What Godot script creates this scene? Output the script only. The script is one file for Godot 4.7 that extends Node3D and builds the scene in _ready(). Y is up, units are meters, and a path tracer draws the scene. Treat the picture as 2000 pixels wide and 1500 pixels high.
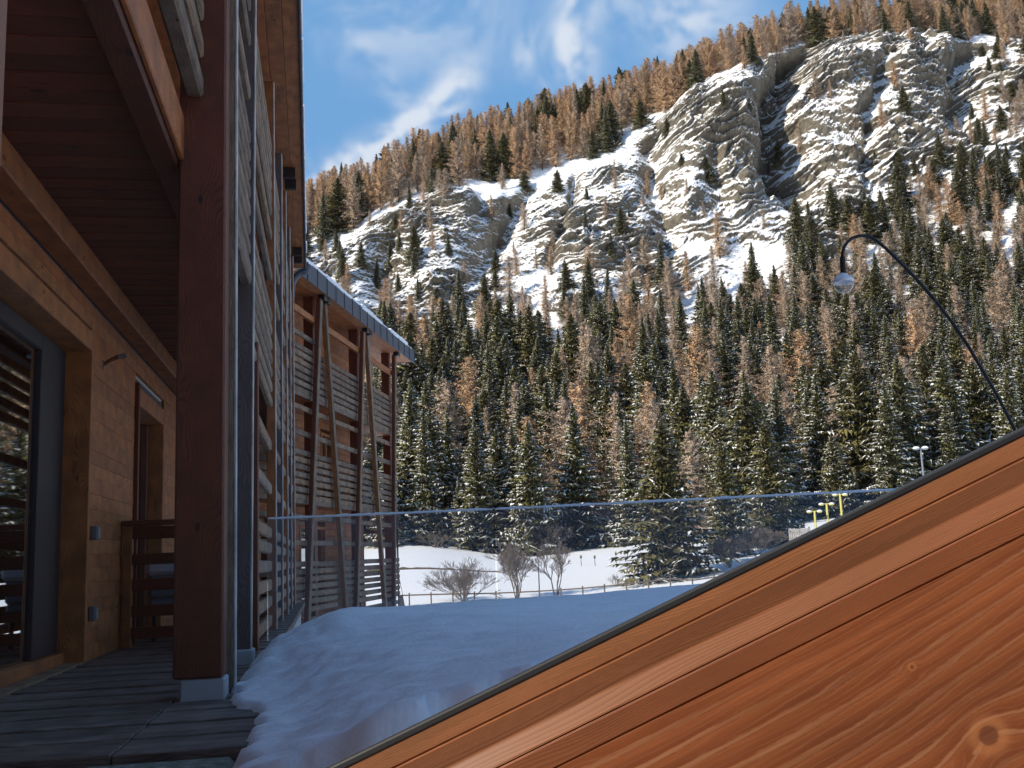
extends Node3D
# Timber houses with slatted facades beside a snowy terrace, a glass balustrade, a valley field and a forested cliff behind.

const BUILDING_TURN := 10.46
var rng := RandomNumberGenerator.new()
var mats := {}
var meshes := {}
var used := {}

# ---------------------------------------------------------------- scene
func _ready() -> void:
	rng.seed = 71
	setup_camera()
	setup_light()
	make_materials()
	build_mountain()
	build_terrace()
	build_near_house()
	build_far_house()
	build_balustrade()
	build_window_frame()
	build_added_wing()
	plant_forest()
	build_field_things()
	build_porch_things()
	build_arc_lamp()

func setup_camera() -> void:
	var c := Camera3D.new()
	c.name = "camera"
	c.fov = 2.0 * rad_to_deg(atan(750.0 / 2000.0))
	c.near = 0.05
	c.far = 6000.0
	c.transform = Transform3D(Basis(Vector3.RIGHT, deg_to_rad(9.5)) * Basis(Vector3.BACK, deg_to_rad(-2.4)), Vector3(0, 0.73, 0))
	add_child(c)
	c.current = true

func setup_light() -> void:
	var env := Environment.new()
	env.background_mode = Environment.BG_SKY
	env.tonemap_mode = Environment.TONE_MAPPER_LINEAR
	env.tonemap_exposure = 1.2
	env.sdfgi_enabled = true
	env.ssao_enabled = true
	env.ssil_enabled = true
	var sky := Sky.new()
	var pan := PanoramaSkyMaterial.new()
	pan.panorama = sky_picture()
	pan.energy_multiplier = 1.0
	sky.sky_material = pan
	env.sky = sky
	var w := WorldEnvironment.new()
	w.name = "world_environment"
	w.environment = env
	add_child(w)
	var sun := DirectionalLight3D.new()
	sun.name = "sun"
	sun.light_color = Color(1.0, 0.95, 0.87)
	sun.light_energy = 1.6
	sun.light_angular_distance = 0.53
	sun.shadow_enabled = true
	var az := deg_to_rad(54.0)
	var el := deg_to_rad(33.0)
	var to_sun := Vector3(-sin(az) * cos(el), sin(el), cos(az) * cos(el))
	sun.transform = Transform3D(Basis.looking_at(-to_sun, Vector3.UP), Vector3(0, 40, 0))
	add_child(sun)

func fbm(seed_: int, freq: float, oct := 4, gain := 0.5) -> FastNoiseLite:
	var n := FastNoiseLite.new()
	n.seed = seed_
	n.noise_type = FastNoiseLite.TYPE_SIMPLEX_SMOOTH
	n.frequency = freq
	n.fractal_type = FastNoiseLite.FRACTAL_FBM if oct > 1 else FastNoiseLite.FRACTAL_NONE
	n.fractal_octaves = oct
	n.fractal_gain = gain
	return n

func sky_picture() -> ImageTexture:
	# clear blue winter air with drifting torn clouds all round
	var w := 2048
	var h := 1024
	var wisp := fbm(5, 2.6, 6, 0.56)
	var shape := fbm(11, 1.15, 3)
	var warp := fbm(17, 2.2, 3)
	var fine := fbm(23, 9.0, 4, 0.6)
	# cloud banks: azimuth, elevation (degrees), half sizes, slant, strength
	var banks := [
		[-5.4, 30.3, 5.6, 2.5, 0.0, 0.52], [-6.9, 27.4, 1.9, 0.6, -0.85, 0.55], [-6.4, 24.1, 3.6, 0.8, 0.62, 1.9], [-9.8, 21.4, 2.2, 0.9, 0.35, 1.3],
		[-3.2, 25.6, 1.6, 0.7, 0.7, 0.6], [-2.6, 27.0, 1.2, 1.6, 0.2, 0.35], [5.0, 28.0, 1.2, 1.8, 0.12, 1.25], [5.6, 31.2, 1.8, 2.0, 0.0, 0.6], [12.6, 28.6, 3.0, 3.0, -0.2, 0.62], [10.0, 31.5, 3.0, 2.2, 0.0, 0.5], [1.8, 28.0, 0.8, 1.3, -0.7, 0.5], [2.8, 26.2, 0.5, 0.9, 0.0, 0.35]]
	var data := PackedByteArray()
	data.resize(w * h * 3)
	for y in h:
		var el := (0.5 - (y + 0.5) / h) * PI
		var up := sin(el)
		var k := clampf(up, 0.0, 1.0)
		var base := Vector3(0.34, 0.52, 0.74).lerp(Vector3(0.150, 0.335, 0.615), smoothstep(0.0, 0.42, k)).lerp(Vector3(0.075, 0.205, 0.50), smoothstep(0.45, 1.0, k))
		if el < 0.0:
			base = Vector3(0.42, 0.47, 0.55)
		var eld := rad_to_deg(el)
		for x in w:
			var c := base
			if el > -0.01:
				var az := wrapf((x + 0.5) / w * TAU, -PI, PI)
				var d := Vector3(sin(az) * cos(el), up, -cos(az) * cos(el))
				var wv := Vector3(warp.get_noise_3dv(d), warp.get_noise_3dv(d + Vector3(7, 3, 1)), warp.get_noise_3dv(d + Vector3(1, 9, 5)))
				var azd := rad_to_deg(az)
				var here := 0.0
				var apart := maxf(smoothstep(19.0, 34.0, absf(azd)), smoothstep(34.0, 46.0, eld))
				if apart < 1.0:
					for b in banks:
						var dx: float = azd - b[0] + wv.x * 2.2
						var dy: float = eld - b[1] + wv.y * 2.2
						var sl: float = b[4]
						var cx: float = dx * cos(sl) + dy * sin(sl)
						var cy: float = -dx * sin(sl) + dy * cos(sl)
						here += b[5] * exp(-(cx * cx / (b[2] * b[2]) + cy * cy / (b[3] * b[3])))
				if apart > 0.0:
					here = here * (1.0 - apart) + apart * smoothstep(0.05, 0.55, shape.get_noise_3dv(d * 1.6 + wv * 0.3)) * 0.9
				if here > 0.02:
					var t := wisp.get_noise_3dv(d * 3.4 + wv * 0.6) * 0.85 + fine.get_noise_3dv(d * 3.0 + wv * 0.7) * 0.62
					var a := clampf(here * (0.22 * smoothstep(-0.6, 0.0, t) + 0.95 * smoothstep(-0.28, 0.55, t)), 0.0, 0.9)
					c = c.lerp(Vector3(0.66, 0.71, 0.79), a)
			var q := Color(c.x, c.y, c.z).linear_to_srgb()
			var i := (y * w + x) * 3
			data[i] = int(clampf(q.r, 0, 1) * 255.0)
			data[i + 1] = int(clampf(q.g, 0, 1) * 255.0)
			data[i + 2] = int(clampf(q.b, 0, 1) * 255.0)
	return ImageTexture.create_from_image(Image.create_from_data(w, h, false, Image.FORMAT_RGB8, data))

# ---------------------------------------------------------------- naming
func numbered(called: String) -> String:
	if not used.has(called):
		used[called] = 0
		return called
	used[called] += 1
	return "%s_%03d" % [called, used[called]]

func tag(o: Node, label: String, category: String, group := "", kind := "") -> void:
	if label: o.set_meta("label", label)
	if category: o.set_meta("category", category)
	if group: o.set_meta("group", group)
	if kind: o.set_meta("kind", kind)

func thing(called: String, label: String, category: String, at := Vector3.ZERO, turn := 0.0, group := "") -> Node3D:
	var o := Node3D.new()
	o.name = numbered(called)
	add_child(o)
	o.position = at
	o.rotation_degrees.y = turn
	tag(o, label, category, group)
	return o

func setting(called: String, at := Vector3.ZERO, turn := 0.0) -> Node3D:
	var o := thing(called, "", "", at, turn)
	o.set_meta("kind", "structure")
	return o

func put(parent: Node, called: String, mesh: Mesh, mat: Material, xf := Transform3D()) -> MeshInstance3D:
	var o := MeshInstance3D.new()
	o.name = called if parent != self else numbered(called)
	o.mesh = mesh
	if mat: o.material_override = mat
	o.transform = xf
	parent.add_child(o, true)
	return o

# ---------------------------------------------------------------- shapes
# a box with chamfered edges; the grain (U) runs along the given axis, in metres
func cbox(size: Vector3, axis := 2, bevel := 0.006) -> ArrayMesh:
	size = (size * 1000.0).round() / 1000.0
	var key := "%s|%d|%s" % [size, axis, bevel]
	if meshes.has(key): return meshes[key]
	var hlf := size * 0.5
	var b := minf(bevel, minf(hlf.x, minf(hlf.y, hlf.z)) * 0.45)
	var st := SurfaceTool.new()
	st.begin(Mesh.PRIMITIVE_TRIANGLES)
	var dirs := [Vector3.RIGHT, Vector3.LEFT, Vector3.UP, Vector3.DOWN, Vector3.BACK, Vector3.FORWARD]
	var a1 := (axis + 1) % 3
	var a2 := (axis + 2) % 3
	var face := func(pts: Array, n: Vector3) -> void:
		if (pts[1] - pts[0]).cross(pts[2] - pts[0]).dot(n) > 0.0: pts.reverse()
		var uvs := []
		for p in pts:
			var v: Vector3 = p
			var across := 0.0
			if absf(n[a1]) >= absf(n[a2]): across = v[a2] + 0.37
			else: across = v[a1]
			if absf(n[axis]) > 0.8: uvs.append(Vector2(v[a1] * 0.3, v[a2]))
			else: uvs.append(Vector2(v[axis], across))
		for k in range(1, pts.size() - 1):
			for j in [0, k, k + 1]:
				st.set_normal(n)
				st.set_uv(uvs[j])
				st.add_vertex(pts[j])
	for i in 6:
		var n: Vector3 = dirs[i]
		var ax := i / 2
		var u := Vector3.ZERO
		var v := Vector3.ZERO
		u[(ax + 1) % 3] = hlf[(ax + 1) % 3] - b
		v[(ax + 2) % 3] = hlf[(ax + 2) % 3] - b
		var c := n * hlf[ax]
		face.call([c - u - v, c + u - v, c + u + v, c - u + v], n)
	if b > 0.0005:
		for ax in 3:
			var p := (ax + 1) % 3
			var q := (ax + 2) % 3
			for sp in [-1.0, 1.0]:
				for sq in [-1.0, 1.0]:
					var l := Vector3.ZERO
					l[ax] = hlf[ax] - b
					var e0 := Vector3.ZERO
					e0[p] = sp * hlf[p]
					e0[q] = sq * (hlf[q] - b)
					var e1 := Vector3.ZERO
					e1[p] = sp * (hlf[p] - b)
					e1[q] = sq * hlf[q]
					var n := Vector3.ZERO
					n[p] = sp
					n[q] = sq
					face.call([e0 - l, e0 + l, e1 + l, e1 - l], n.normalized())
		for sx in [-1.0, 1.0]:
			for sy in [-1.0, 1.0]:
				for sz in [-1.0, 1.0]:
					var s := Vector3(sx, sy, sz)
					face.call([s * Vector3(hlf.x, hlf.y - b, hlf.z - b), s * Vector3(hlf.x - b, hlf.y, hlf.z - b), s * Vector3(hlf.x - b, hlf.y - b, hlf.z)], s.normalized())
	st.generate_tangents()
	meshes[key] = st.commit()
	return meshes[key]

# box given by its two corners
func block(parent: Node, called: String, a: Vector3, b: Vector3, mat: Material, axis := 2, bevel := 0.006) -> MeshInstance3D:
	return put(parent, called, cbox((b - a).abs(), axis, bevel), mat, Transform3D(Basis(), (a + b) * 0.5))

# timber from p to q; side gives the direction of its width
func timber(parent: Node, called: String, p: Vector3, q: Vector3, wide: float, deep: float, mat: Material, side := Vector3.RIGHT, bevel := 0.008) -> MeshInstance3D:
	var z := (q - p).normalized()
	var x := (side - z * side.dot(z)).normalized()
	var y := z.cross(x)
	return put(parent, called, cbox(Vector3(wide, deep, p.distance_to(q)), 2, bevel), mat, Transform3D(Basis(x, y, z), (p + q) * 0.5))

# tube along a list of points with radii
func tube(pts: Array, radii: Array, sides := 8, st: SurfaceTool = null, cap := true) -> SurfaceTool:
	if st == null:
		st = SurfaceTool.new()
		st.begin(Mesh.PRIMITIVE_TRIANGLES)
	var rings := []
	var norms := []
	var side := Vector3.ZERO
	for i in pts.size():
		var f: Vector3 = (pts[mini(i + 1, pts.size() - 1)] - pts[maxi(i - 1, 0)]).normalized()
		if side == Vector3.ZERO: side = f.cross(Vector3(0.31, 0.2, 0.93)).normalized()
		side = (side - f * side.dot(f)).normalized()
		var up := f.cross(side)
		var ring := []
		var nn := []
		for k in sides:
			var a := TAU * k / sides
			var n := side * cos(a) + up * sin(a)
			ring.append(pts[i] + n * radii[i])
			nn.append(n)
		rings.append(ring)
		norms.append(nn)
	for i in range(pts.size() - 1):
		for k in sides:
			var j := (k + 1) % sides
			for e in [[i, k], [i + 1, j], [i, j], [i, k], [i + 1, k], [i + 1, j]]:
				st.set_normal(norms[e[0]][e[1]])
				st.add_vertex(rings[e[0]][e[1]])
	if cap:
		for e in [0, pts.size() - 1]:
			var n: Vector3 = (pts[0] - pts[1]).normalized() if e == 0 else (pts[e] - pts[e - 1]).normalized()
			for k in range(1, sides - 1):
				var tri := [rings[e][0], rings[e][k], rings[e][k + 1]]
				if (tri[1] - tri[0]).cross(tri[2] - tri[0]).dot(n) > 0.0: tri.reverse()
				for v in tri:
					st.set_normal(n)
					st.add_vertex(v)
	return st

func lathe(profile: Array, sides := 24) -> ArrayMesh:
	var st := SurfaceTool.new()
	st.begin(Mesh.PRIMITIVE_TRIANGLES)
	st.set_smooth_group(0)
	for i in range(profile.size() - 1):
		for k in sides:
			var a := TAU * k / sides
			var b := TAU * (k + 1) / sides
			var p0: Vector2 = profile[i]
			var p1: Vector2 = profile[i + 1]
			var v := [Vector3(cos(a) * p0.x, p0.y, sin(a) * p0.x), Vector3(cos(b) * p0.x, p0.y, sin(b) * p0.x), Vector3(cos(b) * p1.x, p1.y, sin(b) * p1.x), Vector3(cos(a) * p1.x, p1.y, sin(a) * p1.x)]
			for j in [0, 1, 2, 0, 2, 3]: st.add_vertex(v[j])
	st.index()
	st.generate_normals()
	return st.commit()

func polygon_mesh(pts: Array, n: Vector3) -> ArrayMesh:
	var st := SurfaceTool.new()
	st.begin(Mesh.PRIMITIVE_TRIANGLES)
	if (pts[1] - pts[0]).cross(pts[2] - pts[0]).dot(n) > 0.0: pts.reverse()
	for k in range(1, pts.size() - 1):
		for j in [0, k, k + 1]:
			st.set_normal(n)
			st.add_vertex(pts[j])
	return st.commit()

# ---------------------------------------------------------------- materials
# planks: U (metres along the grain) x V (metres across), colours linear
func wood_picture(seed_: int, w: int, h: int, across: float, early: Vector3, late: Vector3, rings: float, waver: float, fibre: float, knots: Array, sharp := 3.0, patch := 0.15) -> ImageTexture:
	var low := fbm(seed_, 1.0, 3)
	var mid := fbm(seed_ + 1, 1.0, 2)
	var hi := fbm(seed_ + 2, 1.0, 2)
	var blot := fbm(seed_ + 3, 1.0, 3)
	var data := PackedByteArray()
	data.resize(w * h * 3)
	for y in h:
		var v := float(y) / h * across
		for x in w:
			var u := float(x) / w * 2.0
			# tiles along U by blending two places of the noise
			var e := u * 0.5
			var cu := cos(e * TAU) * 0.9
			var su := sin(e * TAU) * 0.9
			var wv := low.get_noise_3d(cu * 0.30, v * 2.6, su * 0.30)
			var g := v * rings + wv * waver + mid.get_noise_3d(cu * 0.9, v * 9.0, su * 0.9) * waver * 0.10
			var kn := 0.0
			for k in knots:
				var dx: float = (u - k[0]) / (k[2] * 2.2)
				var dy: float = (v - k[1]) / k[2]
				var rr := dx * dx + dy * dy
				g += signf(dy) * exp(-rr * 0.35) * rings * k[2] * 0.9
				kn = maxf(kn, 1.0 - smoothstep(0.12, 0.3, rr))
			var s := g - floorf(g)
			var line := pow(s, sharp) * (1.0 - smoothstep(0.93, 1.0, s))
			var f := hi.get_noise_3d(cu * 6.0, v * 420.0, su * 6.0) * fibre
			var bl := 1.0 + blot.get_noise_3d(cu * 1.2, v * 5.0, su * 1.2) * patch * 2.0
			var c := early.lerp(late, clampf(line, 0, 1)) * (1.0 + f) * bl
			if kn > 0.0: c = c.lerp(late * 0.32, kn * 0.9)
			var q := Color(clampf(c.x, 0.003, 1), clampf(c.y, 0.003, 1), clampf(c.z, 0.003, 1)).linear_to_srgb()
			var i := (y * w + x) * 3
			data[i] = int(q.r * 255.0)
			data[i + 1] = int(q.g * 255.0)
			data[i + 2] = int(q.b * 255.0)
	return ImageTexture.create_from_image(Image.create_from_data(w, h, false, Image.FORMAT_RGB8, data))

func wood_family(called: String, pic: ImageTexture, across: float, rough: float, count: int, tints: Array) -> void:
	var list := []
	for i in count:
		var m := StandardMaterial3D.new()
		m.resource_name = called
		m.albedo_texture = pic
		m.albedo_color = tints[i % tints.size()]
		m.roughness = rough
		m.uv1_scale = Vector3(0.5, 1.0 / across, 1)
		m.uv1_offset = Vector3(0.271 * i, 0.383 * i, 0)
		m.heightmap_enabled = true
		m.heightmap_texture = pic
		m.heightmap_scale = 0.06
		list.append(m)
	mats[called] = list

func pick(called: String, i := -1) -> StandardMaterial3D:
	var l: Array = mats[called]
	return l[(rng.randi() if i < 0 else i) % l.size()]

func plain(called: String, c: Color, rough := 0.8, metal := 0.0) -> StandardMaterial3D:
	var m := StandardMaterial3D.new()
	m.resource_name = called
	m.albedo_color = c
	m.roughness = rough
	m.metallic = metal
	mats[called] = m
	return m

func lin(r: float, g: float, b: float, a := 1.0) -> Color:
	var c := Color(r, g, b).linear_to_srgb()
	c.a = a
	return c

func noise_texture(seed_: int, freq: float, size := 512, oct := 4, ramp: Gradient = null) -> NoiseTexture2D:
	var t := NoiseTexture2D.new()
	t.width = size
	t.height = size
	t.seamless = true
	t.noise = fbm(seed_, freq, oct)
	if ramp: t.color_ramp = ramp
	return t

func make_materials() -> void:
	var red := wood_picture(31, 640, 256, 0.5, Vector3(0.145, 0.036, 0.012), Vector3(0.055, 0.011, 0.004), 60.0, 7.0, 0.30, [[0.5, 0.12, 0.045], [1.55, 0.36, 0.03], [1.1, 0.22, 0.022]])
	wood_family("red larch", red, 0.5, 0.6, 4, [Color(1, 1, 1), Color(0.9, 0.88, 0.86), Color(1, 0.93, 0.9), Color(0.84, 0.82, 0.82)])
	var honey := wood_picture(47, 768, 320, 0.5, Vector3(0.385, 0.138, 0.038), Vector3(0.20, 0.060, 0.015), 70.0, 9.0, 0.22, [[0.3, 0.2, 0.026], [1.3, 0.4, 0.03], [0.85, 0.08, 0.018]], 2.5, 0.26)
	wood_family("honey larch", honey, 0.5, 0.62, 5, [Color(1, 1, 1), Color(0.95, 0.93, 0.9), Color(0.98, 0.92, 0.86), Color(0.9, 0.88, 0.86), Color(1, 0.97, 0.92)])
	var grey := wood_picture(59, 640, 256, 0.5, Vector3(0.26, 0.185, 0.125), Vector3(0.11, 0.072, 0.047), 90.0, 5.0, 0.42, [[0.9, 0.1, 0.018], [0.2, 0.4, 0.014]], 2.0, 0.3)
	wood_family("weathered larch", grey, 0.5, 0.85, 4, [Color(1, 1, 1), Color(0.9, 0.9, 0.92), Color(1, 0.95, 0.9), Color(0.85, 0.84, 0.84)])
	var deck := wood_picture(61, 640, 256, 0.5, Vector3(0.17, 0.135, 0.112), Vector3(0.075, 0.056, 0.045), 60.0, 5.0, 0.5, [[0.7, 0.3, 0.016]], 2.0, 0.4)
	wood_family("deck larch", deck, 0.5, 0.75, 4, [Color(1, 1, 1), Color(0.9, 0.88, 0.87), Color(0.95, 0.93, 0.92), Color(0.84, 0.83, 0.82)])
	var violet := wood_picture(67, 640, 256, 0.5, Vector3(0.12, 0.086, 0.080), Vector3(0.04, 0.018, 0.016), 55.0, 8.0, 0.25, [[1.0, 0.25, 0.03]], 4.0)
	wood_family("greyed red larch", violet, 0.5, 0.75, 2, [Color(1, 1, 1), Color(0.9, 0.92, 0.98)])
	wood_family("silvered larch", grey, 0.5, 0.85, 1, [Color(1, 1, 1)])
	mats["silvered larch"][0].albedo_texture = wood_picture(73, 512, 128, 0.25, Vector3(0.50, 0.46, 0.42), Vector3(0.30, 0.26, 0.23), 30.0, 1.5, 0.3, [], 2.0, 0.25)
	# the planed larch of the slanting frame, seen from close by
	var frame := wood_picture(83, 1024, 256, 0.125, Vector3(0.265, 0.110, 0.047), Vector3(0.165, 0.055, 0.021), 430.0, 26.0, 0.12, [], 2.0, 0.12)
	wood_family("planed larch", frame, 0.125, 0.42, 4, [Color(1, 1, 1), Color(0.92, 0.88, 0.84), Color(1, 0.96, 0.93), Color(0.9, 0.82, 0.78)])
	mats["planed larch panel"] = panel_material()
	plain("snow", lin(0.86, 0.88, 0.91), 0.75)
	var relief := noise_texture(91, 0.02, 512, 5)
	mats["snow"].heightmap_enabled = true
	mats["snow"].heightmap_texture = relief
	mats["snow"].heightmap_scale = 0.3
	mats["snow"].uv1_triplanar = true
	mats["snow"].uv1_world_triplanar = true
	mats["snow"].uv1_scale = Vector3(2.4, 2.4, 2.4)
	plain("sheet metal", lin(0.075, 0.09, 0.115), 0.5, 0.4)
	plain("black steel", lin(0.012, 0.012, 0.013), 0.45, 0.2)
	plain("rubber", lin(0.018, 0.019, 0.021), 0.5)
	plain("galvanised steel", lin(0.30, 0.32, 0.34), 0.4, 0.8)
	plain("grey plastic", lin(0.12, 0.13, 0.145), 0.5)
	plain("concrete", lin(0.42, 0.43, 0.43), 0.9)
	plain("stone", lin(0.16, 0.17, 0.14), 0.9)
	var sg := Gradient.new()
	sg.set_color(0, lin(0.06, 0.07, 0.045))
	sg.set_color(1, lin(0.30, 0.31, 0.27))
	mats["stone"].albedo_color = Color.WHITE
	mats["stone"].albedo_texture = noise_texture(93, 0.03, 256, 5, sg)
	mats["stone"].uv1_triplanar = true
	mats["stone"].uv1_scale = Vector3(2, 2, 2)
	plain("plaster", lin(0.45, 0.42, 0.38), 0.9)
	plain("dark frame", lin(0.009, 0.010, 0.013), 0.6)
	plain("white fabric", lin(0.62, 0.66, 0.72), 0.9)
	plain("grey fabric", lin(0.20, 0.22, 0.26), 0.9)
	plain("yellow paint", lin(0.70, 0.64, 0.16), 0.5)
	plain("red cloth", lin(0.60, 0.03, 0.03), 0.8)
	plain("white cloth", lin(0.75, 0.75, 0.75), 0.8)
	plain("black cloth", lin(0.03, 0.03, 0.035), 0.8)
	plain("fence timber", lin(0.13, 0.095, 0.065), 0.9)
	plain("bare twigs", lin(0.20, 0.165, 0.135), 0.9)
	plain("dark bark", lin(0.085, 0.065, 0.05), 0.95)
	var g := plain("glass", lin(0.20, 0.34, 0.42, 0.10), 0.0)
	g.transparency = BaseMaterial3D.TRANSPARENCY_ALPHA
	var wg := plain("window glass", lin(0.05, 0.08, 0.09, 0.03), 0.0)
	var cp := plain("clear pane", lin(0.04, 0.06, 0.07, 0.01), 0.0)
	cp.transparency = BaseMaterial3D.TRANSPARENCY_ALPHA
	wg.transparency = BaseMaterial3D.TRANSPARENCY_ALPHA
	plain("coated glass", lin(0.40, 0.44, 0.46), 0.02, 1.0)
	var bulb := plain("bulb glass", lin(0.95, 0.97, 1.0, 0.05), 0.02)
	bulb.transparency = BaseMaterial3D.TRANSPARENCY_ALPHA
	for n in ["spruce", "larch", "land", "field"]:
		var m := plain(n, Color.WHITE, 0.9)
		m.vertex_color_use_as_albedo = true
	mats["spruce"].backlight = Color(0.25, 0.3, 0.1)
	mats["larch"].backlight = Color(0.35, 0.22, 0.12)
	var lr := noise_texture(97, 0.03, 512, 5)
	mats["land"].heightmap_enabled = true
	mats["land"].heightmap_texture = lr
	mats["land"].heightmap_scale = 22.0
	mats["land"].uv1_triplanar = true
	mats["land"].uv1_world_triplanar = true
	mats["land"].uv1_scale = Vector3(0.16, 0.16, 0.16)

func panel_material() -> StandardMaterial3D:
	# flat-sawn larch board: broad figure with pale early wood lines and two knots
	var w := 1536
	var h := 640
	var low := fbm(101, 1.0, 2)
	var mid := fbm(102, 1.0, 3)
	var hi := fbm(103, 1.0, 2)
	var blot := fbm(104, 1.0, 3)
	var data := PackedByteArray()
	data.resize(w * h * 3)
	var knots := [[0.623, 0.300, 0.024], [0.60, 0.125, 0.005], [0.22, 0.62, 0.02]]
	for y in h:
		var v := float(y) / h
		for x in w:
			var u := float(x) / w
			# rings of a trunk cut off-centre: the figure opens to one side
			var g := v * 31.0 + low.get_noise_2d(u * 0.7, v * 1.0) * 4.2 + low.get_noise_2d(u * 2.0 + 9.0, v * 4.5) * 0.45 + mid.get_noise_2d(u * 9.0, v * 30.0) * 0.10
			g -= 1.5 * exp(-pow((u - 0.46) / 0.20, 2.0) - pow((v - 0.30) / 0.13, 2.0))
			var kn := 0.0
			var halo := 0.0
			for k in knots:
				var dx: float = (u - k[0]) * 1.9
				var dy: float = (v - k[1]) * 0.62
				var rr: float = sqrt(dx * dx + dy * dy * 1.15) / k[2]
				g += exp(-rr * rr * 0.30) * 1.1 * clampf(k[2] / 0.028, 0.3, 1.0)
				kn = maxf(kn, 1.0 - smoothstep(0.42, 0.56, rr))
				halo = maxf(halo, exp(-pow(rr - 0.75, 2.0) * 9.0))
			var s := g - floorf(g)
			var edge := mid.get_noise_2d(u * 60.0, v * 90.0) * 0.08
			var pale := smoothstep(0.70 + edge, 0.82 + edge, s) * (1.0 - smoothstep(0.93, 1.0, s))
			var s2 := g * 3.3 + mid.get_noise_2d(u * 3.0 + 70.0, v * 8.0) * 1.6
			s2 = s2 - floorf(s2)
			var thin := smoothstep(0.72, 0.86, s2) * (1.0 - smoothstep(0.90, 1.0, s2))
			var fib := hi.get_noise_2d(u * 26.0, v * 900.0)
			var fine := hi.get_noise_2d(u * 9.0 + 40.0, v * 240.0)
			var bl := 1.0 + blot.get_noise_2d(u * 3.0, v * 6.0) * 0.35
			var strength := clampf(0.55 + blot.get_noise_2d(u * 2.0 + 30.0, v * 3.0) * 1.1, 0.12, 1.0)
			var c := Vector3(0.225, 0.068, 0.022).lerp(Vector3(0.165, 0.045, 0.014), smoothstep(0.0, 0.7, s)) * bl
			c = c.lerp(Vector3(0.39, 0.185, 0.092), clampf(pale * strength * 0.48 + thin * (1.0 - strength * 0.6) * 0.26, 0.0, 1.0))
			c *= 1.0 + fib * 0.10 + fine * 0.10
			c = c.lerp(Vector3(0.46, 0.19, 0.07), halo * 0.35)
			if kn > 0.0: c = c.lerp(Vector3(0.13, 0.042, 0.018) * (1.0 + fine * 0.4), kn * 0.9)
			var q := Color(clampf(c.x, 0, 1), clampf(c.y, 0, 1), clampf(c.z, 0, 1)).linear_to_srgb()
			var i := (y * w + x) * 3
			data[i] = int(q.r * 255.0)
			data[i + 1] = int(q.g * 255.0)
			data[i + 2] = int(q.b * 255.0)
	var t := ImageTexture.create_from_image(Image.create_from_data(w, h, false, Image.FORMAT_RGB8, data))
	var m := StandardMaterial3D.new()
	m.resource_name = "planed larch panel"
	m.albedo_texture = t
	m.roughness = 0.42
	m.heightmap_enabled = true
	m.heightmap_texture = t
	m.heightmap_scale = 0.04
	return m

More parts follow.
